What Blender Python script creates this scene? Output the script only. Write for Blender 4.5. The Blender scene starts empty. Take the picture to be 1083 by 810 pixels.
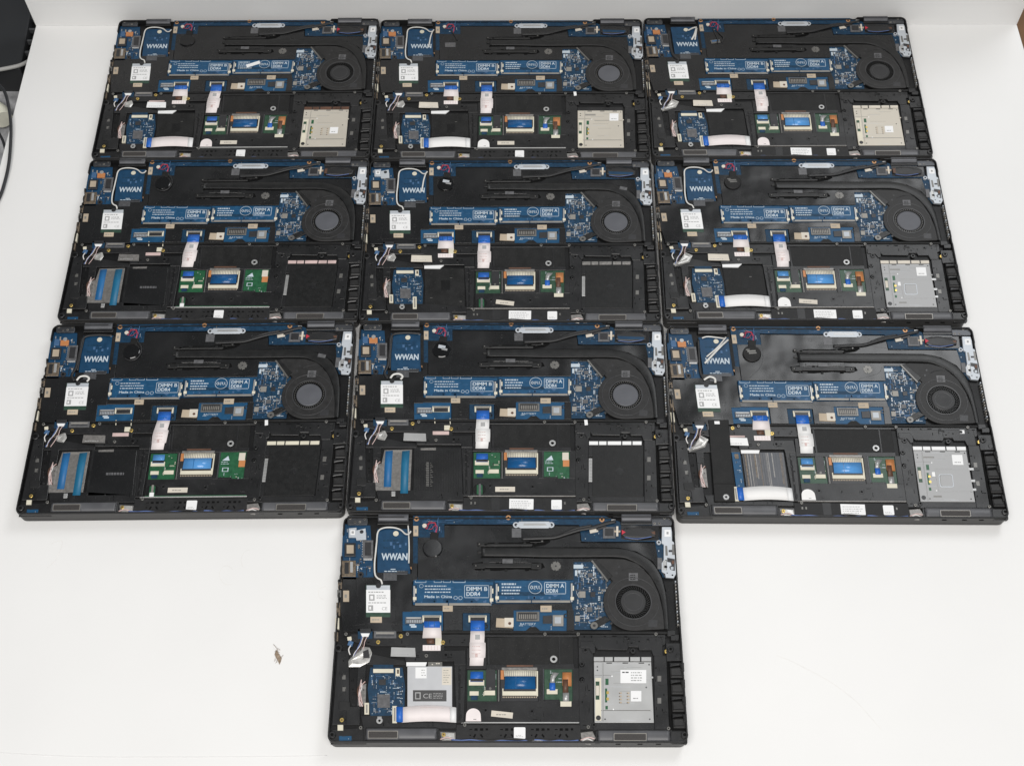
import bpy, math, random
import numpy as np
from mathutils import Matrix, Vector

sc = bpy.context.scene
COL = sc.collection
# ------------------------------------------------------------------ camera
RIM = 0.020                                   # height of an opened base above the table
F, CY, CZ, TILT, ROLL = 1376.75, -0.60993, 1.20211 + RIM, 0.52599, -0.017888
def _rx(a): c, s = math.cos(a), math.sin(a); return np.array([[1,0,0],[0,c,-s],[0,s,c]])
def _rz(a): c, s = math.cos(a), math.sin(a); return np.array([[c,-s,0],[s,c,0],[0,0,1]])
RC = _rx(TILT) @ _rz(ROLL)
CC = np.array([0.0, CY, CZ])
cd = bpy.data.cameras.new('camera'); cam = bpy.data.objects.new('camera', cd); COL.objects.link(cam)
m = Matrix.Identity(4)
for i in range(3):
    for j in range(3): m[i][j] = RC[i, j]
    m[i][3] = CC[i]
cam.matrix_world = m
cd.sensor_width = 36; cd.lens = F/1083*36; cd.clip_start = 0.02; cd.clip_end = 50
sc.camera = cam
# ------------------------------------------------------------------ light
w = bpy.data.worlds.new('World'); sc.world = w; w.use_nodes = True
bgn = w.node_tree.nodes['Background']; bgn.inputs[0].default_value = (0.90, 0.96, 1.0, 1); bgn.inputs[1].default_value = 0.20
def area(name, loc, target, sx, sy, power, col):
    l = bpy.data.lights.new(name, 'AREA'); l.shape = 'RECTANGLE'; l.size = sx; l.size_y = sy; l.energy = power; l.color = col
    o = bpy.data.objects.new(name, l); COL.objects.link(o); o.location = loc
    o.rotation_euler = (Vector(target) - Vector(loc)).to_track_quat('-Z', 'Y').to_euler(); return o
area('ceiling_panel_light', (-0.1, -1.1, 2.3), (0.0, 0.15, 0), 2.0, 0.9, 59, (1.0, 0.972, 0.94))
area('window_side_light', (1.15, 1.25, 2.1), (0.2, 0.1, 0), 0.8, 1.1, 18, (0.97, 0.985, 1.0))
area('glint_light', (-0.12, 0.62, 2.5), (-0.05, 0, 0), 0.12, 0.8, 1.6, (0.96, 0.98, 1.0))  # unseen lamp added for the glint on the front base's black sheet
sc.view_settings.view_transform = 'Standard'; sc.view_settings.look = 'None'
sc.view_settings.exposure = 0.0; sc.view_settings.gamma = 1.0; sc.view_settings.use_curve_mapping = False

# ------------------------------------------------------------------ pixel -> place
def at(px, py, z):
    """point of the place seen at photo pixel (px,py) at height z"""
    d = RC @ np.array([(px-541.5)/F, -(py-405)/F, -1.0])
    t = (z-CC[2])/d[2]
    return CC + d*t
PX, PY, PA = -0.0079, -0.1804, -0.0187        # pose of the nearest base, the one everything is measured on
_c, _s = math.cos(PA), math.sin(PA)
def H(z):
    """heights inside a base: the boards and frames lie shallow, just under the rim"""
    if z <= 6.9: return z
    if z < 10: return 6.9+(z-6.9)*(14.2-6.9)/3.1
    return 20-(20-z)*0.58
def L(x, y, z):
    """close-up coordinates of the nearest base -> its own local metres (z in mm)"""
    z = H(z)
    p = at(340+x/2.7075, 540+y/2.7075, z*0.001)
    dx, dy = p[0]-PX, p[1]-PY
    return (dx*_c+dy*_s, -dx*_s+dy*_c)
def Q2(x, y): return x/2, y/2
def Q3(x, y): return x/2+514.4, y/2
def Q4(x, y): return x/2, y/2+352
def Q5(x, y): return x/2+514.4, y/2+352
PXM = 0.333/1005                               # one close-up pixel in metres, about

# ------------------------------------------------------------------ materials
MATS = {}
def mat(name, col, rough=0.5, metal=0.0, var=0.15, scale=60, bump=0.0, bscale=200, bdet=4, spec=0.5, bdist=0.001, coat=0.0, col2=None, dust=0.0):
    m = bpy.data.materials.new(name); m.use_nodes = True; nt = m.node_tree; n = nt.nodes; lk = nt.links
    b = n['Principled BSDF']
    b.inputs['Metallic'].default_value = metal; b.inputs['Specular IOR Level'].default_value = spec
    b.inputs['Coat Weight'].default_value = coat; b.inputs['Coat Roughness'].default_value = 0.15
    tc = n.new('ShaderNodeTexCoord'); nz = n.new('ShaderNodeTexNoise'); nz.inputs['Scale'].default_value = scale
    nz.inputs['Detail'].default_value = 6; lk.new(tc.outputs['Object'], nz.inputs['Vector'])
    cr = n.new('ShaderNodeValToRGB'); cr.color_ramp.elements[0].position = 0.3; cr.color_ramp.elements[1].position = 0.7
    c2 = col2 or tuple(min(1, c*(1+var)+0.01*var) for c in col); c1 = tuple(c*(1-var) for c in col) if not col2 else col
    cr.color_ramp.elements[0].color = (*c1, 1); cr.color_ramp.elements[1].color = (*c2, 1)
    lk.new(nz.outputs['Fac'], cr.inputs['Fac']); out = cr.outputs['Color']
    if dust:
        nd = n.new('ShaderNodeTexNoise'); nd.inputs['Scale'].default_value = 900; nd.inputs['Detail'].default_value = 2
        lk.new(tc.outputs['Object'], nd.inputs['Vector'])
        dr = n.new('ShaderNodeValToRGB'); dr.color_ramp.elements[0].position = 0.62; dr.color_ramp.elements[1].position = 0.75
        dr.color_ramp.elements[0].color = (0,0,0,1); dr.color_ramp.elements[1].color = (dust,dust,dust,1)
        lk.new(nd.outputs['Fac'], dr.inputs['Fac'])
        mx = n.new('ShaderNodeMix'); mx.data_type = 'RGBA'; mx.inputs['B'].default_value = (0.35,0.34,0.32,1)
        lk.new(dr.outputs['Color'], mx.inputs['Factor']); lk.new(out, mx.inputs['A']); out = mx.outputs['Result']
    lk.new(out, b.inputs['Base Color'])
    mr = n.new('ShaderNodeMapRange'); mr.inputs['To Min'].default_value = max(0.03, rough*0.8); mr.inputs['To Max'].default_value = min(1, rough*1.25)
    lk.new(nz.outputs['Fac'], mr.inputs['Value']); lk.new(mr.outputs['Result'], b.inputs['Roughness'])
    if bump:
        nb = n.new('ShaderNodeTexNoise'); nb.inputs['Scale'].default_value = bscale; nb.inputs['Detail'].default_value = bdet
        lk.new(tc.outputs['Object'], nb.inputs['Vector'])
        bp = n.new('ShaderNodeBump'); bp.inputs['Strength'].default_value = bump; bp.inputs['Distance'].default_value = bdist
        lk.new(nb.outputs['Fac'], bp.inputs['Height']); lk.new(bp.outputs['Normal'], b.inputs['Normal'])
    MATS[name] = m; return m
mat('table_white', (0.80,0.795,0.785), 0.55, var=0.02, scale=5, bump=0.06, bscale=1100)
mat('wall_white', (0.84,0.835,0.825), 0.6, var=0.012, scale=6, bump=0.03, bscale=700)
mat('shell_black', (0.011,0.011,0.0114), 0.46, var=0.25, scale=80, bump=0.08, bscale=1500, dust=0.04, spec=0.4)
mat('lid_grey', (0.050,0.049,0.048), 0.5, var=0.1, scale=50)
mat('frame_black', (0.0088,0.0088,0.0094), 0.36, var=0.45, scale=50, bump=0.8, bscale=24, bdist=0.002, bdet=1.5, dust=0.09, spec=0.45)
mat('pan_black', (0.003,0.003,0.0034), 0.45, var=0.3, scale=50, bump=0.05, bscale=250, dust=0.06, spec=0.3)
mat('sheet_black', (0.0075,0.0075,0.008), 0.27, var=0.3, scale=30, bump=1.0, bscale=20, bdist=0.0045, bdet=1.6, dust=0.06, spec=0.5)
mat('matte_black', (0.0085,0.0085,0.0085), 0.55, var=0.35, scale=90, bump=0.05, dust=0.09, spec=0.3)
mat('pipe_black', (0.0075,0.0075,0.0075), 0.40, var=0.3, scale=120, bump=0.1, bscale=500, spec=0.45)
mat('gloss_black', (0.004,0.004,0.0045), 0.12, var=0.2, scale=40, bump=0.03, bscale=90, dust=0.03, spec=0.5)
mat('deep_black', (0.0015,0.0015,0.0015), 0.7, spec=0.15)  # shade of gaps, crevices and holes, put into the colour
mat('hub_grey', (0.085,0.088,0.100), 0.5, var=0.12)
mat('gunmetal', (0.075,0.078,0.085), 0.38, metal=0.6, var=0.2)
mat('hinge_grey', (0.095,0.097,0.106), 0.42, metal=0.2, var=0.15)
mat('pcb_blue', (0.003,0.021,0.050), 0.5, var=0.35, scale=350, col2=(0.005,0.044,0.095), spec=0.35)
mat('pcb_bright', (0.006,0.064,0.148), 0.45, var=0.16, scale=120, spec=0.4)
mat('pcb_dark', (0.003,0.022,0.052), 0.5, var=0.3, scale=250, col2=(0.006,0.045,0.095), spec=0.35)
mat('trace_blue', (0.05,0.12,0.24), 0.5)
mat('pcb_green', (0.008,0.068,0.027), 0.4, var=0.35, scale=300, col2=(0.016,0.108,0.044))
mat('pcb_green_dull', (0.010,0.042,0.022), 0.4, var=0.3, scale=300, col2=(0.028,0.078,0.042))
mat('wifi_green', (0.02,0.055,0.035), 0.45, var=0.3, scale=300)
mat('ribbon_blue', (0.016,0.125,0.50), 0.4, var=0.1)
mat('tape_blue', (0.012,0.125,0.32), 0.5, var=0.1)
mat('tape_teal', (0.008,0.13,0.25), 0.5, var=0.1)
mat('flex_blue', (0.006,0.085,0.24), 0.25, var=0.15, scale=150)
mat('flex_blue_sheen', (0.09,0.29,0.62), 0.2, var=0.1, scale=90)  # blue film with its light reflection put into the colour
mat('ribbon_pink', (0.78,0.715,0.705), 0.55, var=0.05)
mat('ribbon_white', (0.80,0.79,0.78), 0.5, var=0.03)
mat('label_white', (0.80,0.80,0.80), 0.5, var=0.02)
mat('label_cream', (0.62,0.57,0.49), 0.6, var=0.08)
mat('tape_cream', (0.45,0.37,0.275), 0.7, var=0.14)
mat('conn_cream', (0.66,0.62,0.50), 0.5, var=0.08)
mat('ink', (0.06,0.06,0.06), 0.7)
mat('ink_grey', (0.35,0.35,0.35), 0.7)
mat('silk_white', (0.47,0.54,0.60), 0.6)
mat('silver', (0.44,0.44,0.435), 0.42, metal=0.55, var=0.08, scale=40)
mat('silver_bright', (0.52,0.55,0.585), 0.5, metal=0.3, var=0.08, scale=60)
mat('cage_silver', (0.36,0.36,0.36), 0.5, metal=0.3, var=0.08, scale=40)
mat('cage_beige', (0.54,0.50,0.43), 0.5, metal=0.25, var=0.04, scale=30)
mat('cage_dark', (0.006,0.006,0.006), 0.42, var=0.2, scale=200, bump=0.08, bscale=900, dust=0.05, spec=0.4)
mat('slot_silver', (0.52,0.525,0.54), 0.5, metal=0.3, var=0.05)
mat('film_grey', (0.22,0.21,0.20), 0.4, metal=0.4, var=0.25, scale=400)
mat('foil', (0.50,0.49,0.47), 0.35, metal=0.5, var=0.2, scale=200, bump=0.6, bscale=160)
mat('chip', (0.022,0.022,0.024), 0.4, var=0.2)
mat('chip_grey', (0.10,0.10,0.105), 0.45, var=0.25, scale=300)
mat('coil', (0.28,0.265,0.24), 0.5, metal=0.3, var=0.15)
mat('solder', (0.42,0.45,0.48), 0.45, metal=0.3)
mat('brass', (0.55,0.40,0.12), 0.35, metal=0.8)
mat('copper_ring', (0.46,0.25,0.12), 0.45, metal=0.5)
mat('copper_flex', (0.50,0.20,0.07), 0.4, var=0.2)
mat('brown', (0.10,0.045,0.025), 0.5, var=0.3)
mat('port_brown', (0.16,0.125,0.09), 0.45, metal=0.4, var=0.4, scale=400)
mat('antenna_white', (0.62,0.61,0.58), 0.5)
mat('antenna_black', (0.015,0.015,0.016), 0.45)
mat('wire_red', (0.52,0.025,0.05), 0.5)
mat('wire_white', (0.66,0.64,0.62), 0.5)
mat('wire_blue', (0.10,0.16,0.38), 0.5)
mat('wire_pink', (0.56,0.42,0.40), 0.5, var=0.2)
mat('speaker_grey', (0.088,0.089,0.096), 0.42, var=0.15)
mat('grille', (0.034,0.030,0.028), 0.6, var=0.4, scale=900)
mat('bezel_grey', (0.17,0.165,0.155), 0.4, metal=0.5)
mat('floor_grey', (0.33,0.33,0.34), 0.9, var=0.45, scale=70, bump=0.3, bscale=300)
mat('case_black', (0.022,0.023,0.025), 0.5, var=0.1, scale=12)
mat('case_edge', (0.06,0.062,0.065), 0.5)
mat('cable_black', (0.020,0.021,0.024), 0.5)
mat('cable_grey', (0.36,0.355,0.34), 0.5)
mat('beige_plastic', (0.70,0.69,0.58), 0.5)
mat('brown_wood', (0.15,0.075,0.030), 0.6, var=0.25, scale=14)
mat('lint', (0.30,0.23,0.17), 0.9, var=0.3, scale=500)
mat('hair', (0.70,0.67,0.63), 0.7)

mat('strip_black', (0.014,0.014,0.0145), 0.55, var=0.2, scale=200, bump=0.1, bscale=900, dust=0.05, spec=0.35)
mat('fan_black', (0.0165,0.016,0.016), 0.5, var=0.25, scale=150, bump=0.08, bscale=900, dust=0.08, spec=0.4)
mat('fan_hub', (0.017,0.017,0.018), 0.5, var=0.2, scale=100)
mat('grille_frame', (0.26,0.245,0.22), 0.4, metal=0.4, var=0.1)
mat('pcb_navy', (0.004,0.042,0.100), 0.45, var=0.2, scale=120, spec=0.4)
mat('fan_rim', (0.034,0.034,0.036), 0.4, var=0.2, scale=200)
# ------------------------------------------------------------------ mesh builder
def miter(poly, d):
    n = len(poly); ar = sum(poly[i][0]*poly[(i+1)%n][1]-poly[(i+1)%n][0]*poly[i][1] for i in range(n))
    sg = 1 if ar > 0 else -1; out = []
    for i in range(n):
        a, b, c = poly[i-1], poly[i], poly[(i+1)%n]
        e1 = np.array([b[0]-a[0], b[1]-a[1]]); e2 = np.array([c[0]-b[0], c[1]-b[1]])
        e1 /= (np.linalg.norm(e1)+1e-12); e2 /= (np.linalg.norm(e2)+1e-12)
        n1 = np.array([-e1[1], e1[0]])*sg; n2 = np.array([-e2[1], e2[0]])*sg
        k = n1+n2; q = max(0.35, 1+n1@n2)
        o = k/q*d; out.append((b[0]+o[0], b[1]+o[1]))
    return out
class MB:
    def __init__(s): s.v=[]; s.f=[]; s.m=[]; s.mats=[]; s.sm=[]
    def mi(s, name):
        if name not in s.mats: s.mats.append(name)
        return s.mats.index(name)
    def face(s, idx, mt, smooth=False): s.f.append(tuple(idx)); s.m.append(s.mi(mt)); s.sm.append(smooth)
    def prism(s, poly, z0, z1, mt, c=0.0, tops=None):
        """poly in local metres, z in mm, c chamfer in mm"""
        n = len(poly)
        ar = sum(poly[i][0]*poly[(i+1)%n][1]-poly[(i+1)%n][0]*poly[i][1] for i in range(n))
        if ar < 0: poly = poly[::-1]
        rows = [(poly, z0*.001), (poly, (z1-c)*.001)]
        if c > 0: rows.append((miter(poly, c*.001), z1*.001))
        base = len(s.v)
        for pl, z in rows:
            for p in pl: s.v.append((p[0], p[1], z))
        for r in range(len(rows)-1):
            for i in range(n):
                a = base+r*n+i; b = base+r*n+(i+1)%n
                s.face((a, b, b+n, a+n), mt)
        t = base+(len(rows)-1)*n
        s.face(range(t, t+n), tops or mt)
        s.face(range(base+n-1, base-1, -1), mt)
    def pg(s, pts, z0, z1, mt, c=0.15, tops=None): s.prism([L(x, y, z1) for x, y in pts], z0, z1, mt, c, tops)
    def bx(s, x0, y0, x1, y1, z0, z1, mt, c=0.12, rot=0, tops=None):
        pts = [(x0,y0),(x1,y0),(x1,y1),(x0,y1)]
        if rot:
            cx, cy = (x0+x1)/2, (y0+y1)/2; a = math.radians(rot)
            pts = [(cx+(x-cx)*math.cos(a)-(y-cy)*math.sin(a), cy+(x-cx)*math.sin(a)+(y-cy)*math.cos(a)) for x, y in pts]
        s.pg(pts, z0, z1, mt, c, tops)
    def rbx(s, x0, y0, x1, y1, r, z0, z1, mt, c=0.12):
        pts = []
        for cx, cy, a0 in ((x1-r,y1-r,0),(x0+r,y1-r,90),(x0+r,y0+r,180),(x1-r,y0+r,270)):
            for k in range(4):
                a = math.radians(a0+30*k); pts.append((cx+r*math.cos(a), cy+r*math.sin(a)))
        s.pg(pts, z0, z1, mt, c)
    def cy(s, x, y, r, z0, z1, mt, n=20, c=0.1, tops=None):
        o = L(x, y, z1); rr = r*PXM
        s.prism([(o[0]+rr*math.cos(2*math.pi*i/n), o[1]+rr*math.sin(2*math.pi*i/n)) for i in range(n)], z0, z1, mt, c, tops)
    def ring(s, x, y, r0, r1, z0, z1, mt, n=28):
        o = L(x, y, z1); base = len(s.v)
        prof = [(r1*PXM, z0), (r1*PXM, z1-.15), (r1*PXM-.00015, z1), (r0*PXM+.00015, z1), (r0*PXM, z1-.15), (r0*PXM, z0)]
        for rr, z in prof:
            for i in range(n):
                a = 2*math.pi*i/n; s.v.append((o[0]+rr*math.cos(a), o[1]+rr*math.sin(a), z*.001))
        for k in range(len(prof)-1):
            for i in range(n):
                a = base+k*n+i; b = base+k*n+(i+1)%n; s.face((a,b,b+n,a+n), mt)
    def tube(s, pts, r, mt, sub=5, n=8, flat=1.0):
        """pts (x,y,zmm) in close-up pixels; r in mm"""
        P = [np.array([*L(x, y, z), z*.001]) for x, y, z in pts]; s.tube3(P, r*.001, mt, sub, n, flat)
    def tube3(s, P, r, mt, sub=5, n=8, flat=1.0):
        Q = []
        for i in range(len(P)-1):
            a = P[max(i-1,0)]; b = P[i]; c = P[i+1]; d = P[min(i+2,len(P)-1)]
            for k in range(sub):
                t = k/sub
                Q.append(0.5*((2*b)+(-a+c)*t+(2*a-5*b+4*c-d)*t*t+(-a+3*b-3*c+d)*t**3))
        Q.append(P[-1]); base = len(s.v)
        for i, q in enumerate(Q):
            t = Q[min(i+1,len(Q)-1)]-Q[max(i-1,0)]; t = t/(np.linalg.norm(t)+1e-12)
            u = np.cross(t, [0,0,1]); nu = np.linalg.norm(u); u = np.array([1.,0,0]) if nu < 1e-6 else u/nu
            v = np.cross(u, t)
            for k in range(n):
                a = 2*math.pi*k/n; s.v.append(tuple(q+u*r*math.cos(a)+v*r*flat*math.sin(a)))
        for i in range(len(Q)-1):
            for k in range(n):
                a = base+i*n+k; b = base+i*n+(k+1)%n; s.face((a,a+n,b+n,b), mt, True)
        s.face(range(base, base+n), mt); e = base+(len(Q)-1)*n; s.face(range(e+n-1, e-1, -1), mt)
    def strip(s, secs, th, mt):
        """flat flexible band: secs = [(xl,yl,xr,yr,z)], th in mm"""
        base = len(s.v)
        for xl, yl, xr, yr, z in secs:
            a, b = L(xl, yl, z), L(xr, yr, z)
            s.v += [(a[0],a[1],z*.001), (b[0],b[1],z*.001), (b[0],b[1],(z-th)*.001), (a[0],a[1],(z-th)*.001)]
        for i in range(len(secs)-1):
            o = base+4*i
            for k in range(4): s.face((o+k, o+(k+1)%4, o+4+(k+1)%4, o+4+k), mt, k in (0,2))
        s.face((base+3,base+2,base+1,base), mt); o = base+4*(len(secs)-1); s.face((o,o+1,o+2,o+3), mt)
    def dashes(s, x0, y0, x1, y1, rows, z, mt, seed=0, fill=0.6, hgt=0.45, grey=None):
        rnd = random.Random(seed); dy = (y1-y0)/rows
        for r in range(rows):
            x = x0; y = y0+r*dy; end = x0+(x1-x0)*rnd.uniform(0.7, 1)
            while x < end-2:
                wd = rnd.uniform(3, 9); 
                s.bx(x, y+dy*(0.5-hgt/2), min(end, x+wd), y+dy*(0.5+hgt/2), z-.03, z, mt, 0); x += wd+rnd.uniform(1.2, 2.6)
    def text(s, txt, x, y, h, z, mt, width=None, bold=0.0, rot=0, shear=0):
        """baseline-left at (x,y), cap height h, in close-up pixels"""
        vs, fs, wd = glyphs(txt, bold, shear); o = L(x, y, z); e = L(x, y-h, z)
        hm = math.hypot(e[0]-o[0], e[1]-o[1]); sc_ = hm/0.69
        sx = sc_
        if width: q = L(x+width, y, z); sx = math.hypot(q[0]-o[0], q[1]-o[1])/wd
        base = len(s.v); a = math.radians(rot); ca, sa = math.cos(a), math.sin(a)
        for vx, vy in vs:
            px, py = vx*sx, vy*sc_; s.v.append((o[0]+px*ca-py*sa, o[1]+px*sa+py*ca, z*.001))
        for f in fs: s.face([base+i for i in f], mt)
    def scatter(s, x0, y0, x1, y1, n, z, mts, seed, lo=1.2, hi=4.0, hz=0.5, ok=None):
        """rows of equal small parts, turned along or across the board"""
        rnd = random.Random(seed); left = n
        while left > 0:
            x, y = x0+round(rnd.uniform(0, x1-x0)/2.4)*2.4, y0+round(rnd.uniform(0, y1-y0)/2.4)*2.4
            a, b = rnd.uniform(lo, hi), rnd.uniform(lo, hi*0.6)
            if rnd.random() < .5: a, b = b, a
            k = rnd.choice((1,1,2,3,3,5)); mt = rnd.choice(mts); h = hz*rnd.uniform(.4, 1); left -= k
            dx, dy = ((a+1.5), 0) if rnd.random() < .5 else (0, b+1.5)
            for i in range(k):
                u, v = x+i*dx, y+i*dy
                if u+a > x1 or v+b > y1: break
                s.bx(u, v, u+a, v+b, z, z+h, mt, 0)
                if a > 3.4 and h > .3 and mt in ('chip','chip_grey'): s.bx(u-.8, v+b*.2, u+a+.8, v+b*.8, z, z+h*.4, 'solder', 0)
    def mesh(s, name, inside=False):
        me = bpy.data.meshes.new(name); me.from_pydata([(v[0], v[1], H(v[2]*1000)*.001) for v in s.v] if inside else s.v, [], s.f)
        for mn in s.mats: me.materials.append(MATS[mn])
        me.polygons.foreach_set('material_index', s.m); me.polygons.foreach_set('use_smooth', s.sm)
        me.update(); return me
GL = {}
def glyphs(txt, bold, shear=0):
    k = (txt, bold, shear)
    if k not in GL:
        cu = bpy.data.curves.new('lettering', 'FONT'); cu.body = txt; cu.offset = bold; cu.resolution_u = 3; cu.fill_mode = 'FRONT'; cu.shear = shear
        ob = bpy.data.objects.new('lettering', cu); me = bpy.data.meshes.new_from_object(ob)
        vs = [(v.co.x, v.co.y) for v in me.vertices]; fs = [tuple(p.vertices) for p in me.polygons]
        bpy.data.objects.remove(ob); bpy.data.curves.remove(cu); bpy.data.meshes.remove(me)
        GL[k] = (vs, fs, max(v[0] for v in vs))
    return GL[k]
CACHE = {}
def part(parent, name, key, fn):
    """a child mesh; the same key shares its mesh data between copies"""
    k = (name, key)
    if k not in CACHE:
        b = MB(); fn(b); CACHE[k] = b.mesh(name, True)
    o = bpy.data.objects.new(name, CACHE[k]); COL.objects.link(o); o.parent = parent; return o
def free(name, mb, label=None, cat=None, kind=None, group=None):
    o = bpy.data.objects.new(name, mb.mesh(name)); COL.objects.link(o)
    if label: o['label'] = label
    if cat: o['category'] = cat
    if kind: o['kind'] = kind
    if group: o['group'] = group
    return o
def slab(mb, P, z0, z1, mt, c=0.0): mb.prism([(p[0], p[1]) for p in P], z0, z1, mt, c)

# ------------------------------------------------------------------ the setting
tl, tr = at(38, 28, 0), at(1075.5, 26.5, 0)
bl = at(22, 90, 0); bl = tl+(bl-tl)*16; br = at(1083, 52, 0); br = tr+(br-tr)*42
b = MB(); up = np.array([0, .008, 0]); slab(b, [tl+up, tr+up, br, bl], -14, 0, 'table_white', 0.6)
free('tabletop', b, kind='structure')
b = MB(); d = tr-tl; nrm = np.array([-d[1], d[0], 0])/np.linalg.norm(d)*0.006
slab(b, [tl+[0,.0006,0], tr+[0,.0006,0], tr+nrm, tl+nrm], 0.2, 260, 'wall_white', 0.5)
free('back_wall', b, kind='structure')
b = MB(); slab(b, [(-1.6,-1.0),(-0.2,-1.0),(-0.2,1.6),(-1.6,1.6)], -62, -60, 'floor_grey')
free('desk_surface', b, kind='structure')
b = MB(); slab(b, [(0.2,-1.0),(1.6,-1.0),(1.6,1.6),(0.2,1.6)], -42, -40, 'brown_wood')
free('side_counter', b, kind='structure')
# ------------------------------------------------------------------ clutter at the left edge
def world_tube(pts, r, mt): 
    b = MB(); b.tube3([np.array(at(x, y, z*.001)) for x, y, z in pts], r*.001, mt, 8, 10); return b
root = bpy.data.objects.new('equipment_case', None); COL.objects.link(root)
root['label'] = 'black equipment case with a slotted edge behind the grey cable'; root['category'] = 'equipment case'
zt = -18
b = MB(); slab(b, [at(-60,-60,zt*.001), at(42,-40,zt*.001), at(21,73,zt*.001), at(-60,73,zt*.001)], -60, zt, 'case_black', 1.5)
o = bpy.data.objects.new('case_body', b.mesh('case_body')); COL.objects.link(o); o.parent = root
b = MB(); z2 = -30
slab(b, [at(42,-40,zt*.001)+[.001,0,0], at(60,-40,z2*.001), at(34,83,z2*.001), at(21,75,zt*.001)+[.001,0,0]], -60, z2, 'deep_black', 0)
for yy in range(-38, 80, 12):
    xa = 33-(yy-26)*0.245
    slab(b, [at(xa-7,yy,z2*.001), at(xa+9,yy,z2*.001), at(xa+9,yy+1.8,z2*.001), at(xa-7,yy+1.8,z2*.001)], z2+.2, z2+7, 'case_edge', .3)
o = bpy.data.objects.new('slotted_edge', b.mesh('slotted_edge')); COL.objects.link(o); o.parent = root
free('grey_cable', world_tube([(-40,84,-16),(-10,76,-14),(10,72,-12),(22,69,-14),(34,63,-24),(60,50,-40)], 2.6, 'cable_grey'), 'thin light grey cable lying across the black case', 'cable')
free('black_cable', world_tube([(-30,66,6),(-8,84,6),(4,96,6),(9,112,7),(11.5,132,7),(11,155,6),(9,175,5),(5,193,4),(-1,210,4),(-14,232,4),(-40,260,4)], 1.95, 'cable_black'), 'thick black cable curving over the left edge of the white table', 'cable')
free('thin_cable', world_tube([(-20,128,-40),(-6,134,-38),(0,143,-36),(4,152,-36),(6,163,-38),(4,178,-45),(-8,200,-50)], 1.7, 'cable_black'), 'thin black cord curling under the thick black cable', 'cord')
b = MB(); b.tube3([np.array(at(-30,112,-.04)), np.array(at(-10,116,-.04)), np.array(at(-1,120,-.04)), np.array(at(3,127,-.04))], .013, 'beige_plastic', 6, 16)
free('beige_handle', b, 'pale beige rounded plastic handle on the grey surface at far left', 'handle')
# lint and hairs on the table
b = MB(); rnd = random.Random(4)
def wp(x, y): return L((x-340)*2.7075, (y-540)*2.7075, 0)
pts = [(292.2,687),(294,689),(294.6,690.5),(296.5,693.5),(298,695.5),(297.3,698.5),(295.8,702.5),(294,699),(292,695.5),(290.5,692)]
P = [at(x, y, 0) for x, y in pts]; slab(b, P, 0.05, 1.3, 'lint', .4)
for i in range(16):
    x, y = rnd.uniform(290.5,297), rnd.uniform(686,702); a = rnd.uniform(0, 6.28); l = rnd.uniform(1.5, 4.5)
    b.tube3([np.array(at(x,y,.0012)), np.array(at(x+l*.5*math.cos(a)+.4, y+l*.5*math.sin(a), .0018)), np.array(at(x+l*math.cos(a), y+l*math.sin(a), .0006))], .00018, 'lint', 4, 5)
b.tube3([np.array(at(294,688,.001)), np.array(at(292,684.5,.002)), np.array(at(289,681,.0006))], .0002, 'lint', 4, 5)
free('lint_tuft', b, 'small brown tuft of lint on the bare white table', 'lint')
def hair(pts, lab):
    b = MB(); b.tube3([np.array(at(x, y, .00012)) for x, y in pts], .00007, 'hair', 6, 5); free('hair_strand', b, lab, 'hair', group='loose hairs on the table')
hair([(246,602),(241,598),(235,600),(232,607),(235,615),(241,618),(246,617)], 'pale curled hair on the table, the larger C shape')
hair([(264,581),(258,584),(255,592),(257,600)], 'pale short arc of hair close below the laptops')
hair([(345,620),(338,622),(337,630),(342,634)], 'pale hair loop touching the left side of the front laptop')
hair([(822,693),(835,698),(855,708),(880,722),(905,741),(932,771)], 'long pale hair curving across the white table at right')
hair([(54,575),(66,572),(60,590),(50,600)], 'pale faint hair on the table below the left laptop')
b = MB(); b.tube3([np.array(at(x, y, .0001)) for x, y in ((-8,795),(80,799.5),(180,800),(290,799.5),(346,798.5))], .00035, 'table_white', 6, 6)
o = free('sheet_seam', b, kind='structure')

# ------------------------------------------------------------------ laptop
W, D = 0.333, 0.2275
def outline(inset=0.0, r=0.007, step=0.004):
    w2, d2 = W/2-inset, D/2-inset; r = max(.001, r-inset); pts = []
    def seg(a, b_):
        n = max(1, int(math.dist(a, b_)/step))
        return [(a[0]+(b_[0]-a[0])*i/n, a[1]+(b_[1]-a[1])*i/n) for i in range(1, n)]
    cs = [((w2-r,-d2+r),270),((w2-r,d2-r),0),((-w2+r,d2-r),90),((-w2+r,-d2+r),180)]
    arcs = [[(c[0]+r*math.cos(math.radians(a0+15*k)), c[1]+r*math.sin(math.radians(a0+15*k))) for k in range(7)] for c, a0 in cs]
    for i in range(4): pts += arcs[i]+seg(arcs[i][-1], arcs[(i+1)%4][0])
    return pts
def lid(b):
    n0 = None; rows = []
    for ins, z in ((.0022,.2),(.0008,1.0),(.0003,2.2),(.0003,6.4),(.0010,6.6)):
        rows.append((outline(ins), z))
    n = len(rows[0][0]); base = len(b.v)
    rows = [(r, z) for r, z in rows if len(r) == n]
    for r, z in rows: b.v += [(p[0],p[1],z*.001) for p in r]
    for k in range(len(rows)-1):
        for i in range(n): a = base+k*n+i; c = base+k*n+(i+1)%n; b.face((a,c,c+n,a+n), 'lid_grey', True)
    b.face(range(base+n-1, base-1, -1), 'lid_grey'); t = base+(len(rows)-1)*n; b.face(range(t,t+n), 'lid_grey')
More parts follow.
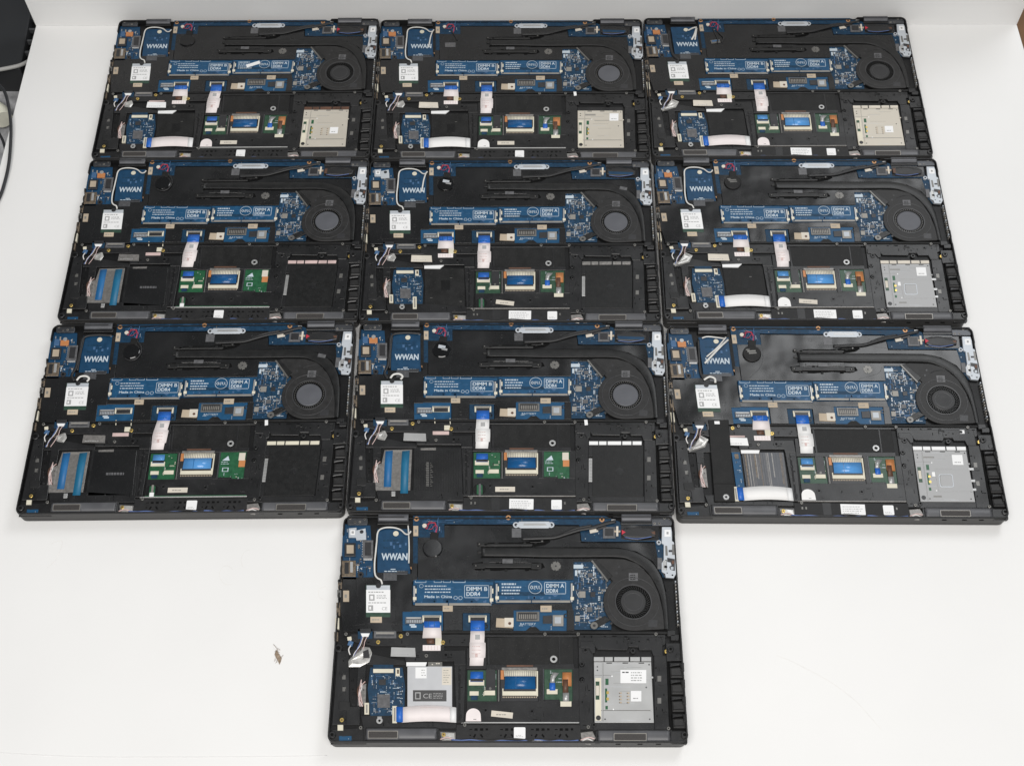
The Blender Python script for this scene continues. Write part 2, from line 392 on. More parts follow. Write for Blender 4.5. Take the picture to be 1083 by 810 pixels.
def rimh(x, y):
    v = (D/2-y)/D
    if y > D/2-.003 and abs(x) < .105: return 14.5
    if x < -W/2+.004:
        if .085 < v < .185: return 7.4
        if .20 < v < .46: return 17.5 if (int(v*70) % 3) else 13.5
        if .46 < v < .9: return 19.4
    if x > W/2-.004:
        if .09 < v < .46: return 17.5
        if .50 < v < .54: return 18.5
    return 20.0
def shell(b):
    o = outline(0, step=.002); n = len(o); ins = [miter(o, q*.001) for q in (0,0,.3,.8,1.5,1.5)]
    base = len(b.v)
    for k in range(6):
        for i in range(n):
            h = rimh(*o[i]); z = (6.9, h-1.5, h-.45, h, h-.1, 9)[k]; b.v.append((ins[k][i][0], ins[k][i][1], z*.001))
    for k in range(5):
        for i in range(n):
            a = base+k*n+i; c = base+k*n+(i+1)%n; b.face((a,c,c+n,a+n), 'lid_grey' if k == 0 else 'shell_black', k in (1,2))
    pl = outline(.0015); b.prism(pl, 6.9, 10, 'pan_black')
    # corner bosses
    for x, y, r in ((30,640,10),(1040,640,10),(52,200,6),(1000,395,9),(985,160,6)):
        b.cy(x, y, r, 10, 17.5, 'frame_black', c=.6); b.cy(x, y, r*.45, 17.5, 17.7, 'deep_black', c=0)
    # port shells down the left edge
    for y0, y1, mt in ((196,222,'port_brown'),(226,246,'bezel_grey'),(262,300,'port_brown'),(306,338,'conn_cream'),(346,372,'port_brown')):
        xx = 58-(y0-130)*.072; b.bx(xx-6, y0, xx+5, y1, 10, 15.5, mt, .4)
    for k in range(14):
        y0 = 200+k*9.5; xx = 1012+(y0-200)*.06; b.bx(xx, y0, xx+3.4, y0+4.6, 10, 17.8, 'coil' if k%3 else 'solder', .1)
def hinge(x0, x1, y0, y1):
    def fn(b):
        p0, p1 = np.array([*L(x0,(y0+y1)/2,16), .0155]), np.array([*L(x1,(y0+y1)/2,16), .0155])
        b.tube3([p0+(p1-p0)*t for t in (0,.04,.5,.96,1)], .0042, 'hinge_grey', 3, 18)
        b.bx(x0-3, y1-4, x1+3, y1+6, 10, 15, 'frame_black', .4)
    return fn
def corner_bracket(x0, y0, x1, y1, seed):
    def fn(b):
        b.rbx(x0, y0, x1, y1, 4, 10, 16, 'gunmetal', .3); rnd = random.Random(seed)
        for k in range(4):
            x = x0+8+(x1-x0-16)*k/3; y = rnd.uniform(y0+6, y1-5); b.cy(x, y, 3.6, 16, 16.3, 'bezel_grey' if k%2 else 'coil', 12); b.cy(x, y, 1.9, 16.3, 16.35, 'deep_black', 8, 0)
    return fn
SMD = ['solder','solder','silk_white','chip','chip_grey','coil','trace_blue','trace_blue']
def motherboard(b):
    mt = 'pcb_blue'
    b.pg([(262,14),(810,14),(860,34),(965,40),(968,88),(745,88),(738,40),(352,38),(352,150),(262,150)], 12, 13, mt, .1)
    b.pg([(716,140),(800,140),(830,200),(830,340),(716,340)], 12, 13.4, 'pcb_dark', .1)
    b.bx(230, 284, 348, 343, 11.5, 12.8, 'pcb_bright', .1)
    b.bx(405, 290, 482, 343, 11.5, 12.6, 'pcb_dark', .1)
    b.bx(550, 284, 702, 344, 11.5, 12.8, 'pcb_bright', .1)
    b.bx(955, 80, 985, 190, 11.5, 12.8, mt, .1)
    b.pg([(62,38),(140,42),(150,195),(70,195),(58,130)], 11.5, 12.6, 'pcb_navy', .1)
    b.bx(262, 190, 725, 275, 11, 12.2, 'pcb_dark', .1)
    rnd = random.Random(1)
    for k in range(40):                                   # traces along the top strip
        x = rnd.uniform(275, 730); y = rnd.uniform(16, 34); b.bx(x, y, x+rnd.uniform(6, 26), y+.8, 13, 13.03, 'trace_blue', 0)
    b.scatter(285, 17, 800, 34, 16, 13, SMD, 2, 1.5, 3.5, .5)
    b.scatter(270, 44, 345, 140, 26, 13, SMD, 3, 1.5, 4)
    b.scatter(745, 40, 960, 84, 40, 13, SMD, 4, 1.5, 4.5)
    b.scatter(960, 84, 983, 186, 22, 12.8, SMD, 5, 1.5, 4)
    b.scatter(68, 50, 143, 185, 110, 12.6, SMD+['tape_cream','chip','bezel_grey'], 6, 1.5, 6, 1.2)
    b.scatter(725, 148, 822, 336, 430, 13.4, SMD+['solder','silver','chip_grey','bezel_grey'], 7, 1.4, 6.5, .9)
    for k in range(40):
        x, y = rnd.uniform(722, 800), rnd.uniform(150, 330); b.bx(x, y, x+rnd.uniform(5, 18), y+.9, 13.4, 13.44, 'trace_blue', 0)
    for cx, cy, r in ((770,184,15),(768,282,17),(742,240,8)):           # coil rings and pads
        for k in range(14):
            a = k*.449; b.bx(cx+r*math.cos(a)-1.6, cy+r*math.sin(a)*.9-1.6, cx+r*math.cos(a)+1.6, cy+r*math.sin(a)*.9+1.6, 13.4, 14, 'solder' if k%2 else 'coil', 0)
        b.bx(cx-r*.45, cy-r*.4, cx+r*.45, cy+r*.4, 13.4, 14.2, 'chip_grey', .1)
    b.scatter(640, 296, 698, 342, 22, 12.8, SMD, 8, 1.5, 4)
    b.scatter(556, 316, 640, 340, 8, 12.8, ['silk_white','solder'], 9, 1.2, 3, .1)
    b.text('BATTERY', 568, 327, 6.5, 12.85, 'silk_white', 46)
    b.text('EDP', 303, 334, 5.5, 12.85, 'silk_white', 18) if False else None
    b.bx(252, 324, 268, 329, 12.8, 12.84, 'silk_white', 0); 
    for x, y in ((272,23),(535,19),(803,25),(262,162)):
        b.ring(x, y, 3, 8, 13, 13.5, 'copper_ring', 18); b.cy(x, y, 3, 13, 13.1, 'deep_black', 10, 0)
    b.pg([(726,170),(742,170),(742,178),(732,178),(732,186),(726,186)], 13.4, 13.5, 'silk_white', 0)
    b.bx(722, 154, 750, 165, 13.4, 14.2, 'silk_white', .1)
def sheets(b):
    z = 14.0
    b.pg([(276,76),(352,76),(352,42),(738,44),(742,92),(955,92),(962,130),(962,205),(830,205),(795,146),(722,146),(722,196),(276,196)], 12.6, z, 'sheet_black', .12)
    # left sheet, round the wifi card
    b.pg([(258,150),(274,150),(274,196),(260,200),(260,288),(232,288),(232,345),(62,345),(52,262),(62,190),(150,190),(150,176),(258,180)], 11, z, 'sheet_black', .15)
    b.pg([(252,56),(262,56),(262,160),(252,160)], 11, 13.8, 'matte_black', .1)
    b.pg([(260,270),(720,264),(720,285),(702,285),(702,343),(826,343),(826,338),(716,338),(716,200),(724,200)] if False else [(260,270),(716,264),(720,284),(550,284),(550,342),(484,342),(484,292),(404,292),(404,342),(350,342),(350,286),(260,286)], 12.2, z, 'sheet_black', .12)
    b.pg([(704,284),(722,284),(724,342),(702,342)], 12.2, z, 'sheet_black', .12)
    # dimples
    for x, y in ((212,272),(378,322),(700,300),(365,228),(505,60),(690,60),(470,330)):
        b.ring(x, y, 4, 7, z-.1, z+.12, 'sheet_black', 16)
    for pts in (((300,190),(340,150),(352,110),(352,78)),((620,60),(720,84),(800,92)),((640,190),(700,172),(716,150)),((80,330),(150,322),(250,326)),((200,210),(214,240),(212,300)),((100,210),(104,262),(96,320)),((280,280),(420,276),(540,280))):
        b.tube([(x, y, z-.05) for x, y in pts], .16, 'sheet_black', 5, 6)
    # long lower seam of the sheet with its notch
    b.pg([(240,343),(585,343),(598,332),(614,332),(626,343),(990,345),(990,352),(626,350),(240,350)], 11, 14.6, 'matte_black', .3)
def grey_patch(b): b.bx(545, 50, 572, 76, 14, 14.35, 'chip_grey', .05)
def port_left(kind):
    def fn(b):
        b.bx(66, 92, 97, 130, 11, 16, 'chip', .4); b.bx(72, 98, 92, 122, 16, 16.2, 'tape_cream', 0)
        b.bx(118, 84, 148, 136, 12.6, 15, 'chip_grey', .3); b.bx(124, 90, 142, 128, 15, 15.1, 'chip', 0)
        for k in range(7): b.bx(116, 87+k*7, 119, 90+k*7, 12.6, 13.4, 'solder', 0)
        b.bx(120, 132, 145, 141, 12.6, 14.6, 'silver', .2)
        b.bx(58, 142, 98, 188, 10.5, 16, 'port_brown', .5); b.bx(66, 148, 78, 180, 16, 16.4, 'chip', .1); b.bx(82, 146, 90, 176, 16, 16.3, 'silver', .1)
        b.bx(62, 188, 100, 196, 10.5, 14, 'pcb_blue', .1)
        b.cy(112, 182, 9, 10, 14.5, 'chip'); b.cy(112,182,4,14.5,14.6,'deep_black',10,0)
        if kind == 'silver':
            b.pg([(78,50),(100,48),(100,56),(126,50),(128,82),(100,84),(98,76),(78,76)], 12, 16, 'silver_bright', .2)
            b.bx(83, 55, 96, 69, 16, 16.08, 'label_white', 0); b.bx(86,58,93,65,16.08,16.1,'ink_grey',0); b.cy(115, 60, 6, 16, 16.2, 'chip', 14)
        else:
            b.bx(92, 66, 118, 84, 12, 15.5, 'copper_flex', .3); b.cy(106, 63, 7, 15.0, 16.2, 'silver', 14); b.bx(72, 62, 88, 84, 12, 14, 'trace_blue', .2)
    return fn
def wwan(kind):
    def fn(b):
        b.bx(160, 52, 254, 180, 11, 13.2, 'pcb_navy', .15)
        b.scatter(172, 70, 245, 112, 26, 13.2, ['pcb_dark','trace_blue'], 12, 4, 12, .05)
        b.text('WWAN', 172, 140, 18, 13.28, 'silk_white', 74, .035)
        b.cy(213, 65, 8.5, 13.2, 14, 'conn_cream', 18)
        b.pg([(176,176),(216,176),(216,172),(248,172),(246,182),(216,182),(216,199),(176,199)], 12.5, 14.6, 'gunmetal', .2)
        b.bx(198, 166, 212, 168.5, 13.2, 13.25, 'silk_white', 0); b.dashes(180,170,246,176,1,14.2,'silk_white',5)
        for k in range(9): b.bx(180+k*4, 178, 182+k*4, 197, 14.6, 14.65, 'chip_grey', 0)
    return fn
def antenna(kind):
    def fn(b):
        if kind in ('loop', 'loop2', 'loop3'):
            b.tube([(256,58,16),(250,66,16),(240,66,16),(226,54,16.5),(205,48,17),(178,49,17),(162,60,16.5),(158,90,16),(155,120,15.5),(152,150,15.5),(153,180,15.5),(160,192,15.5),(170,198,16),(174,210,15.8)], .85, 'antenna_white')
            if kind == 'loop': b.tube([(248,42,16),(250,75,15.5),(251,110,15.5),(250,150,14.8)], .7, 'antenna_white')
            if kind == 'loop2': b.tube([(252,62,16),(244,90,16),(240,115,15.5),(236,138,14.8)], .85, 'antenna_white')
        elif kind == 'cross':
            b.tube([(250,60,16),(225,82,17),(195,112,16.5),(168,140,14.6)], 1.2, 'antenna_white'); b.tube([(244,52,16),(214,86,16.5),(176,118,14.8)], .9, 'antenna_white')
            b.tube([(170,55,15),(190,50,16),(240,56,15)], .9, 'antenna_white')
            b.tube([(158,60,15),(153,120,15),(150,170,15),(158,192,15)], 1.3, 'antenna_black'); b.tube([(158,196,15.5),(176,186,17),(192,192,16),(192,206,15)], 1.2, 'antenna_white')
        elif kind == 'top':
            b.tube([(252,56,16),(238,60,17),(220,70,15.5)], 1.1, 'antenna_white'); b.tube([(250,62,16),(240,90,16),(228,112,14.6)], 1.2, 'antenna_white')
            b.tube([(252,60,15.5),(246,86,15.5),(240,112,14.6)], 1.0, 'antenna_white')
            b.tube([(150,70,15),(148,130,15),(152,180,15),(172,205,15)], 1.8, 'antenna_black')
        else:
            b.tube([(250,52,15),(200,50,16),(162,60,15.5),(156,110,15),(150,160,15),(140,186,15.5),(150,205,15)], 1.5, 'antenna_black')
            b.tube([(164,60,15),(158,120,15),(156,170,15)], 1.2, 'antenna_black')
            b.tube([(158,204,16),(168,192,17.5),(186,190,17),(196,198,16),(190,208,15)], 1.2, 'antenna_white')
            b.tube([(180,52,15.5),(214,50,16),(250,54,15)], .8, 'antenna_white')
    return fn
def wifi(b):
    b.bx(127, 212, 197, 304, 12.5, 14.6, 'wifi_green', .15); b.bx(129, 213, 196, 226, 14.6, 15.3, 'silver_bright', .2)
    b.cy(163, 214, 8, 14.6, 15.6, 'chip', 14); b.cy(163,214,5,15.6,15.9,'antenna_black',12)
def wifi_label(b):
    b.bx(128, 226, 197, 291, 14.6, 14.9, 'label_white', .05)
    b.dashes(134, 229, 192, 236, 1, 14.93, 'ink_grey', 3); b.dashes(158, 240, 192, 252, 3, 14.93, 'ink_grey', 4)
    b.bx(136, 239, 152, 257, 14.9, 14.93, 'ink_grey', 0); b.bx(140,243,148,253,14.93,14.95,'label_white',0)
    b.dashes(134, 260, 188, 266, 1, 14.93, 'ink_grey', 6); b.bx(134, 270, 148, 286, 14.9, 14.93, 'ink_grey', 0); b.bx(137,274,142,282,14.93,14.95,'label_white',0)
    b.text('CE', 172, 284, 9, 14.94, 'ink_grey', 16)
TAPES = [(140,303,173,320),(62,228,79,260),(263,43,277,72),(347,271,376,288),(627,271,659,289)]
def tape(i):
    x0, y0, x1, y1 = TAPES[i]
    def fn(b): b.bx(x0, y0, x1, y1, 13.5, 14.7, 'tape_cream', .1); b.dashes(x0+4, y0+5, x1-4, y1-5, 1, 14.75, 'coil', i)
    return fn
def cream_conn(b):
    b.bx(500, 308, 549, 334, 13, 15, 'tape_cream', .15, 3); b.bx(524, 306, 550, 332, 15, 15.4, 'label_cream', .1); b.cy(539, 322, 4.5, 15.4, 15.5, 'brown', 12, 0)
def round_logo(b, cx, cy, z):
    t = 2.2; y0, y1 = cy-5, cy+5
    for x0, y0_, x1, y1_ in ((-15,-5,-12.6,5),(-15,-5,-9,-2.8),(-15,2.8,-9,5),(-9.4,-4,-7,4),(3.2,-5,5.4,5),(3.2,2.8,8.6,5),(9.8,-5,12,5),(9.8,2.8,15,5)):
        b.bx(cx+x0, cy+y0_, cx+x1, cy+y1_, z-.06, z+.01, 'silk_white', 0)
    def sl(x, y): return (cx-2.6+(x+1.5)*.95-y*.24, cy+(x+1.5)*.26+y*.97)           # the tilted second letter
    for x0, y0_, x1, y1_ in ((-4.8,-5,-2.6,5),(-4.8,-5,1.6,-3),(-4.8,-1,1.2,1),(-4.8,3,1.6,5)):
        b.pg([sl(x0+.6,y0_), sl(x1+.6,y0_), sl(x1+.6,y1_), sl(x0+.6,y1_)], z-.06, z+.02, 'silk_white', 0)
def dimm(which):
    def fn(b):
        if which == 'B':
            b.pg([(264,198),(492,204),(488,271),(262,268)], 12.5, 15, 'pcb_bright', .15); z = 15.06
            for x0, x1 in ((268,300),(322,344),(348,370),(376,412)):        # outlined silk boxes on the upper edge
                b.bx(x0, 200, x0+1.2, 205, 15, z, 'silk_white', 0); b.bx(x1-1.2, 200, x1, 205, 15, z, 'silk_white', 0); b.bx(x0, 204.2, x1, 205.4, 15, z+.02, 'silk_white', 0)
            b.ring(286, 215, 5, 6.6, 14.95, z, 'silk_white', 18)
            b.dashes(296, 211, 378, 237, 3, z, 'silk_white', 21, hgt=.34)
            b.text('Made in China', 294, 249, 7.2, z, 'silk_white', 80, .018)
            b.ring(384, 249, 4.5, 6.2, 14.95, z, 'silk_white', 16); b.ring(398, 249, 4.5, 6.2, 14.95, z, 'silk_white', 16)
            box = (409, 213, 480, 249); tt = ('DIMM B', 'DDR4')
            b.bx(268, 264, 486, 270.5, 15, 15.3, 'coil', .1); b.bx(362,264,365,271,15.3,15.35,'pcb_dark',0)
        else:
            b.pg([(496,200),(722,200),(724,262),(496,262)], 12.5, 15, 'pcb_bright', .15); z = 15.06
            b.dashes(516, 205, 574, 214, 1, z, 'silk_white', 31, hgt=.5); b.dashes(516, 214, 580, 241, 3, z, 'silk_white', 33, hgt=.4)
            b.bx(500, 232, 640, 243, 15.0, 15.03, 'pcb_dark', 0)
            b.ring(612, 219, 18.4, 20.6, 14.95, z, 'silk_white', 32); round_logo(b, 612, 219, z)
            box = (638, 204, 700, 238); tt = ('DIMM A', 'DDR4')
            b.bx(500, 256, 716, 262.5, 15, 15.3, 'coil', .1); b.bx(600,256,603,263,15.3,15.35,'pcb_dark',0)
        bx0 = 270 if which == 'B' else 508
        rnd = random.Random(ord(which))
        for k in range(46):
            x, y = rnd.uniform(bx0, bx0+205), rnd.uniform(206, 258)
            if rnd.random() < .5: b.bx(x, y, x+1.3, y+1.3, 15, 15.03, 'trace_blue', 0)
            else: w_ = rnd.uniform(6, 26); b.bx(x, y, min(bx0+208, x+w_), y+.8, 15, 15.02, 'pcb_dark' if rnd.random() < .6 else 'trace_blue', 0)
        for k in range(3): x = bx0+20+k*58; b.bx(x, 252, x+40, 262, 15, 15.02, 'pcb_navy', 0)
        x0, y0, x1, y1 = box
        for r in ((x0,y0,x1,y0+1.4),(x0,y1-1.4,x1,y1),(x0,y0,x0+1.4,y1),(x1-1.4,y0,x1,y1)): b.bx(*r, 14.95, z, 'silk_white', 0)
        w1 = (x1-x0)*.86 if which == 'B' else (x1-x0)*.84
        b.text(tt[0], x0+5, y0+15.5, 10.5, z+.02, 'silk_white', w1, .03); b.text(tt[1], x0+5, y0+30, 10.5, z+.02, 'silk_white', w1*.66, .03)
        cx = (x0+x1)/2; b.pg([(cx-7,y1+1),(cx+7,y1+1),(cx+7,y1+4),(cx,y1+9),(cx-7,y1+4)], 14.95, z, 'trace_blue', 0)
        for k in range(60):
            rnd = random.Random(k+ord(which)*100); xx = rnd.uniform(x0-140, x1-10)
            b.bx(xx, y1+6+rnd.uniform(0,6), xx+rnd.uniform(2,7), y1+7+rnd.uniform(6,7), 14.95, 15.02, 'trace_blue', 0) if k < 8 else None
    return fn
def latch(x, y0, y1):
    def fn(b):
        b.bx(x-6, y0, x+6, y1, 12.5, 15.6, 'pcb_dark', .1); b.bx(x-4, y0+3, x+1, y1-2, 15.6, 16.4, 'silver', .2)
        b.bx(x+1.5, y0+10, x+5, y0+24, 15.6, 16.2, 'conn_cream', .1); b.bx(x-5, y1-16, x+5, y1-7, 15.6, 16.8, 'conn_cream', .2)
    return fn
def heatsink(b):
    b.pg([(448,93),(500,90),(560,91),(650,80),(656,88),(640,98),(600,104),(470,105),(462,100)], 13.8, 14.25, 'deep_black', 0)  # dark strips put in as the shade around the bracket
    b.pg([(430,150),(460,146),(520,150),(610,148),(634,150),(640,162),(616,170),(560,167),(500,172),(440,170)], 13.8, 14.25, 'deep_black', 0)
    rnd = random.Random(17)
    for k in range(18):
        x = rnd.uniform(444, 610); y = rnd.choice((90, 98, 147, 167)); b.bx(x, y, x+rnd.uniform(5, 18), y+rnd.uniform(2, 5), 14.2, 14.4+rnd.uniform(0,1.4), rnd.choice(('deep_black','pipe_black','matte_black')), .1)
    b.pg([(462,100),(600,97),(602,150),(462,152)], 13.8, 14.6, 'sheet_black', .2)
    b.bx(466, 94, 604, 100, 14.4, 16.0, 'pipe_black', .4); b.bx(462, 150, 606, 162, 14, 15.6, 'pipe_black', .5); b.bx(480, 139, 590, 147, 14.4, 15.6, 'sheet_black', .3); b.bx(518, 138, 548, 150, 16.4, 16.7, 'chip_grey', .1)
    b.bx(456, 103, 606, 105.5, 14.5, 14.9, 'deep_black', 0); b.bx(456, 132, 606, 135, 14.5, 14.9, 'deep_black', 0)
    for x0, y0, x1, y1 in ((434,150,470,164),(446,90,476,100),(600,150,630,166),(596,84,640,90),(446,112,462,120)):
        b.rbx(x0, y0, x1, y1, 4, 13.9, 16, 'pipe_black', .3)
    for x, y in ((442,157),(620,158),(632,87),(452,95)):
        b.cy(x, y, 5, 13.9, 16.6, 'matte_black', 14, .3); b.cy(x, y, 2.2, 16.6, 16.7, 'bezel_grey', 8, 0)
def heat_pipe(b):
    up = [(458,107),(560,106),(640,105),(740,106),(850,107),(900,118),(945,145),(972,185),(985,230),(991,280),(995,338)]
    lo = [(458,130),(560,131),(640,133),(740,133),(848,133),(885,142),(920,163),(948,198),(968,240),(977,285),(982,338)]
    secs = []
    def cr(P, t):
        n = len(P)-1; i = min(n-1, int(t*n)); f = t*n-i; a, p, q, d = P[max(i-1,0)], P[i], P[i+1], P[min(i+2,n)]
        return [0.5*(2*p[j]+(q[j]-a[j])*f+(2*a[j]-5*p[j]+4*q[j]-d[j])*f*f+(3*p[j]-a[j]-3*q[j]+d[j])*f**3) for j in (0,1)]
    N = 60; base = len(b.v); prof = ((0,14.0),(0,16.6),(.1,17.2),(.9,17.2),(1,16.6),(1,14.0))
    for i in range(N+1):
        u, l = cr(up, i/N), cr(lo, i/N)
        for f, z in prof: p = L(u[0]+(l[0]-u[0])*f, u[1]+(l[1]-u[1])*f, z); b.v.append((*p, z*.001))
    for i in range(N):
        for k in range(5): o = base+i*6+k; b.face((o,o+1,o+7,o+6), 'pipe_black', k in (1,2,3))
    b.face(range(base, base+6), 'pipe_black')
def pipe_gap(b):
    up = [(608,104.5),(740,104),(850,105),(902,116),(948,143),(975,184),(987,230)]; lo = [(608,136),(740,136.5),(846,137),(880,146),(914,167),(940,200),(960,240)]
    b.strip([(*up[i], *lo[i], 14.35) for i in range(7)], .3, 'deep_black')  # dark band painted in as the shade along the pipe, no separate part
def pipe_tag(b): b.bx(905, 122, 930, 134, 17.2, 17.35, 'chip_grey', .04, 12)
def star(b, cx, cy, outer, r0, z0, z1, mt, n=120):
    O = L(cx, cy, z1); pl = [L(x, y, z1) for x, y in outer]; base = len(b.v); R = []
    for i in range(n):
        a = 2*math.pi*i/n; d = (math.cos(a), math.sin(a)); best = 0
        for k in range(len(pl)):
            p, q = pl[k], pl[(k+1)%len(pl)]; ex, ey = q[0]-p[0], q[1]-p[1]; den = d[0]*ey-d[1]*ex
            if abs(den) < 1e-12: continue
            t = ((p[0]-O[0])*ey-(p[1]-O[1])*ex)/den; u = ((p[0]-O[0])*d[1]-(p[1]-O[1])*d[0])/den
            if t > 0 and -1e-6 <= u <= 1+1e-6: best = max(best, t)
        R.append(best)
    prof = [(None,0,z0),(None,0,z1-.5),(None,.0005,z1),(r0*PXM+.0012,0,z1),(r0*PXM+.0006,0,z1-.3),(r0*PXM,0,z1-1),(r0*PXM,0,z0)]
    for rr, ins, z in prof:
        for i in range(n):
            a = 2*math.pi*i/n; q = (R[i]-ins) if rr is None else rr; b.v.append((O[0]+q*math.cos(a), O[1]+q*math.sin(a), z*.001))
    for k in range(len(prof)-1):
        for i in range(n): a = base+k*n+i; c = base+k*n+(i+1)%n; b.face((a,c,c+n,a+n), mt, k >= 3)
FC = (893, 260)
def fan_housing(b):
    out = [(FC[0]+86*math.cos(math.radians(a)), FC[1]+82*math.sin(math.radians(a))) for a in range(95, 241, 6)]
    out = [(985,338),(900,342)]+out+[(822,168),(782,140),(800,136),(865,138),(905,150),(945,190),(966,235),(978,285)]
    star(b, FC[0], FC[1], out, 50, 12.5, 16.2, 'fan_black')
    b.ring(FC[0], FC[1], 51, 55, 16.1, 17.0, 'fan_rim', 48)
    b.ring(FC[0], FC[1], 74, 76, 16.1, 16.7, 'fan_rim', 60)
    o = L(*FC, 12.6); b.cy(FC[0], FC[1], 51, 12, 12.7, 'deep_black', 40, 0)
    for x, y in ((852,160),(845,178),(958,322),(830,322)): b.cy(x, y, 4, 16.2, 16.5, 'chip', 10); 
    b.tube([(862,170,16.3),(880,162,16.4),(905,160,16.4),(925,170,16.3)], .5, 'antenna_black')
def fan_arm(k):
    def fn(b):
        if k == 0:
            b.pg([(774,142),(788,140),(834,186),(818,202)], 13, 16.8, 'pipe_black', .4); b.pg([(772,143),(776,141),(822,200),(818,203)], 13, 17, 'bezel_grey', .1)
        else:
            b.pg([(812,300),(828,312),(786,336),(772,336),(768,326),(774,319)], 13, 16.6, 'pipe_black', .4); b.ring(781, 328, 4, 11, 16.5, 16.9, 'bezel_grey', 20); b.cy(781,328,4,16.5,16.7,'chip',10,0)
            b.cy(812, 310, 3, 16.6, 16.9, 'chip', 10)
    return fn
def rotor(light):
    def fn(b):
        b.cy(FC[0], FC[1], 38 if not light else 41, 12.7, 16.0, 'hub_grey' if light else 'fan_hub', 40, .8)
        if not light: b.ring(FC[0], FC[1], 26, 28, 15.9, 16.15, 'fan_rim', 40)
        o = L(*FC, 15); n = 41
        if light:
            for i in range(44):
                a = 2*math.pi*i/44; b.cy(FC[0]+45.5*math.cos(a), FC[1]+44*math.sin(a), 1.5, 14, 15.6, 'bezel_grey', 6, 0)
        for i in range(n):
            a = 2*math.pi*i/n; a2 = a+.16; r0, r1 = 39*PXM, 49*PXM; t = .0004
            p = [(o[0]+r0*math.cos(a), o[1]+r0*math.sin(a)), (o[0]+r1*math.cos(a2), o[1]+r1*math.sin(a2))]
            nx, ny = -math.sin(a)*t, math.cos(a)*t
            b.prism([(p[0][0]-nx,p[0][1]-ny),(p[1][0]-nx,p[1][1]-ny),(p[1][0]+nx,p[1][1]+ny),(p[0][0]+nx,p[0][1]+ny)], 12.8, 15.3, 'pipe_black')
    return fn
def fan_sticker(b): b.bx(880, 178, 906, 200, 16.2, 16.35, 'chip_grey', .03); b.dashes(884,182,902,198,3,16.38,'matte_black',8)
def fan_sticker_low(b): b.bx(936, 312, 962, 332, 16.2, 16.35, 'chip', .03, 4)
def support_bracket(b):
    b.pg([(566,30),(652,30),(660,42),(650,49),(570,49),(556,42)], 13.5, 15.6, 'silver_bright', .5)
    b.pg([(580,36),(640,36),(646,42),(578,42)], 15.6, 15.75, 'silver', .05)
    for x in (557, 658): b.cy(x, 40, 9.5, 13.5, 15.2, 'silver_bright', 20, .3); b.cy(x, 40, 5, 15.2, 15.5, 'chip', 14, .1)
def dc_cable(b):
    b.tube([(574,80,15),(620,78,15.5),(665,76,16),(700,66,16.5),(740,54,17),(775,48,17),(810,38,16.5),(842,30,16)], 1.9, 'antenna_black', flat=.8)
    b.tube([(690,66,16.5),(730,50,17),(775,42,17)], 1.2, 'antenna_black')
    b.bx(786, 40, 815, 52, 13, 15.8, 'chip', .3, -15); b.bx(768, 52, 792, 62, 13, 14.8, 'label_cream', .2, -12)
    b.bx(830, 24, 842, 34, 13, 16.5, 'silver', .2)
def power_plug(red):
    def fn(b):
        b.pg([(858,40),(966,42),(966,84),(900,86),(858,80)], 13, 13.5, 'sheet_black', .1); b.bx(806, 46, 842, 78, 13, 15.5, 'chip_grey', .3); b.bx(812, 50, 836, 72, 15.5, 15.8, 'chip', .1); b.bx(844, 44, 850, 72, 13, 16.0, 'label_cream', .2); b.bx(838, 56, 856, 61, 13, 15.8, 'tape_cream', .2)
        b.pg([(862,52),(880,47),(940,48),(958,58),(956,72),(930,77),(875,75),(862,70)], 13, 16.6, 'antenna_black', .9)
        if red[2]: b.pg([(860,54),(871,61),(860,68)], 14, 16.8, 'wire_red', .1); b.pg([(944,59),(955,58),(956,68),(947,66)], 14, 16.7, 'brown', .2)
        elif red[1] == 'pcb_dark': b.pg([(866,60),(950,64),(950,72),(870,71)], 16, 16.75, 'pcb_navy', .1)
        else: b.pg([(861,53),(870,52),(870,70),(861,70)], 14, 16.75, 'brown', .2)
        b.tube([(874,52,16.8),(905,48,17),(938,56,16.8),(955,62,16)], .5, 'antenna_black'); b.tube([(868,76,16.2),(905,80,16.6),(945,74,16.6)], .4, 'wire_blue')
    return fn
def port_bracket(b):
    b.pg([(975,46),(1001,46),(1004,60),(1004,86),(1012,92),(1017,178),(1009,192),(986,190),(974,172),(974,150),(980,140),(980,96),(974,92)], 12.5, 17, 'silver_bright', .4)
    b.bx(982, 54, 1000, 74, 17, 17.15, 'label_white', .03); b.bx(988,60,994,67,17.15,17.18,'ink_grey',0)
    for x, y, r in ((966,90,7),(1005,184,5),(990,178,3.5)): b.cy(x, y, r, 12.5, 17.2, 'silver_bright', 14); b.cy(x, y, r*.55, 17.2, 17.3, 'chip', 10, 0)
    b.pg([(990,134),(1012,138),(1012,172),(998,168),(996,160),(1002,156),(1000,148),(990,146)], 17, 17.1, 'chip', 0); b.bx(1003, 142, 1010, 152, 17.1, 17.6, 'brown', .1); b.pg([(984,100),(990,100),(992,128),(985,128)],17,17.08,'bezel_grey',0); b.bx(994,112,1004,118,17,17.08,'chip',0); b.pg([(976,176),(984,180),(986,190),(976,178)],17,17.1,'chip',0); b.bx(984,140,989,170,17,17.08,'chip',0); b.bx(1004,96,1012,126,17,17.08,'bezel_grey',0); b.bx(1000, 160, 1008, 168, 17.1, 17.5, 'solder', .1)
    b.bx(962, 134, 976, 166, 12, 15.5, 'chip_grey', .3); b.bx(978, 142, 988, 170, 17, 17.4, 'silver', .1)
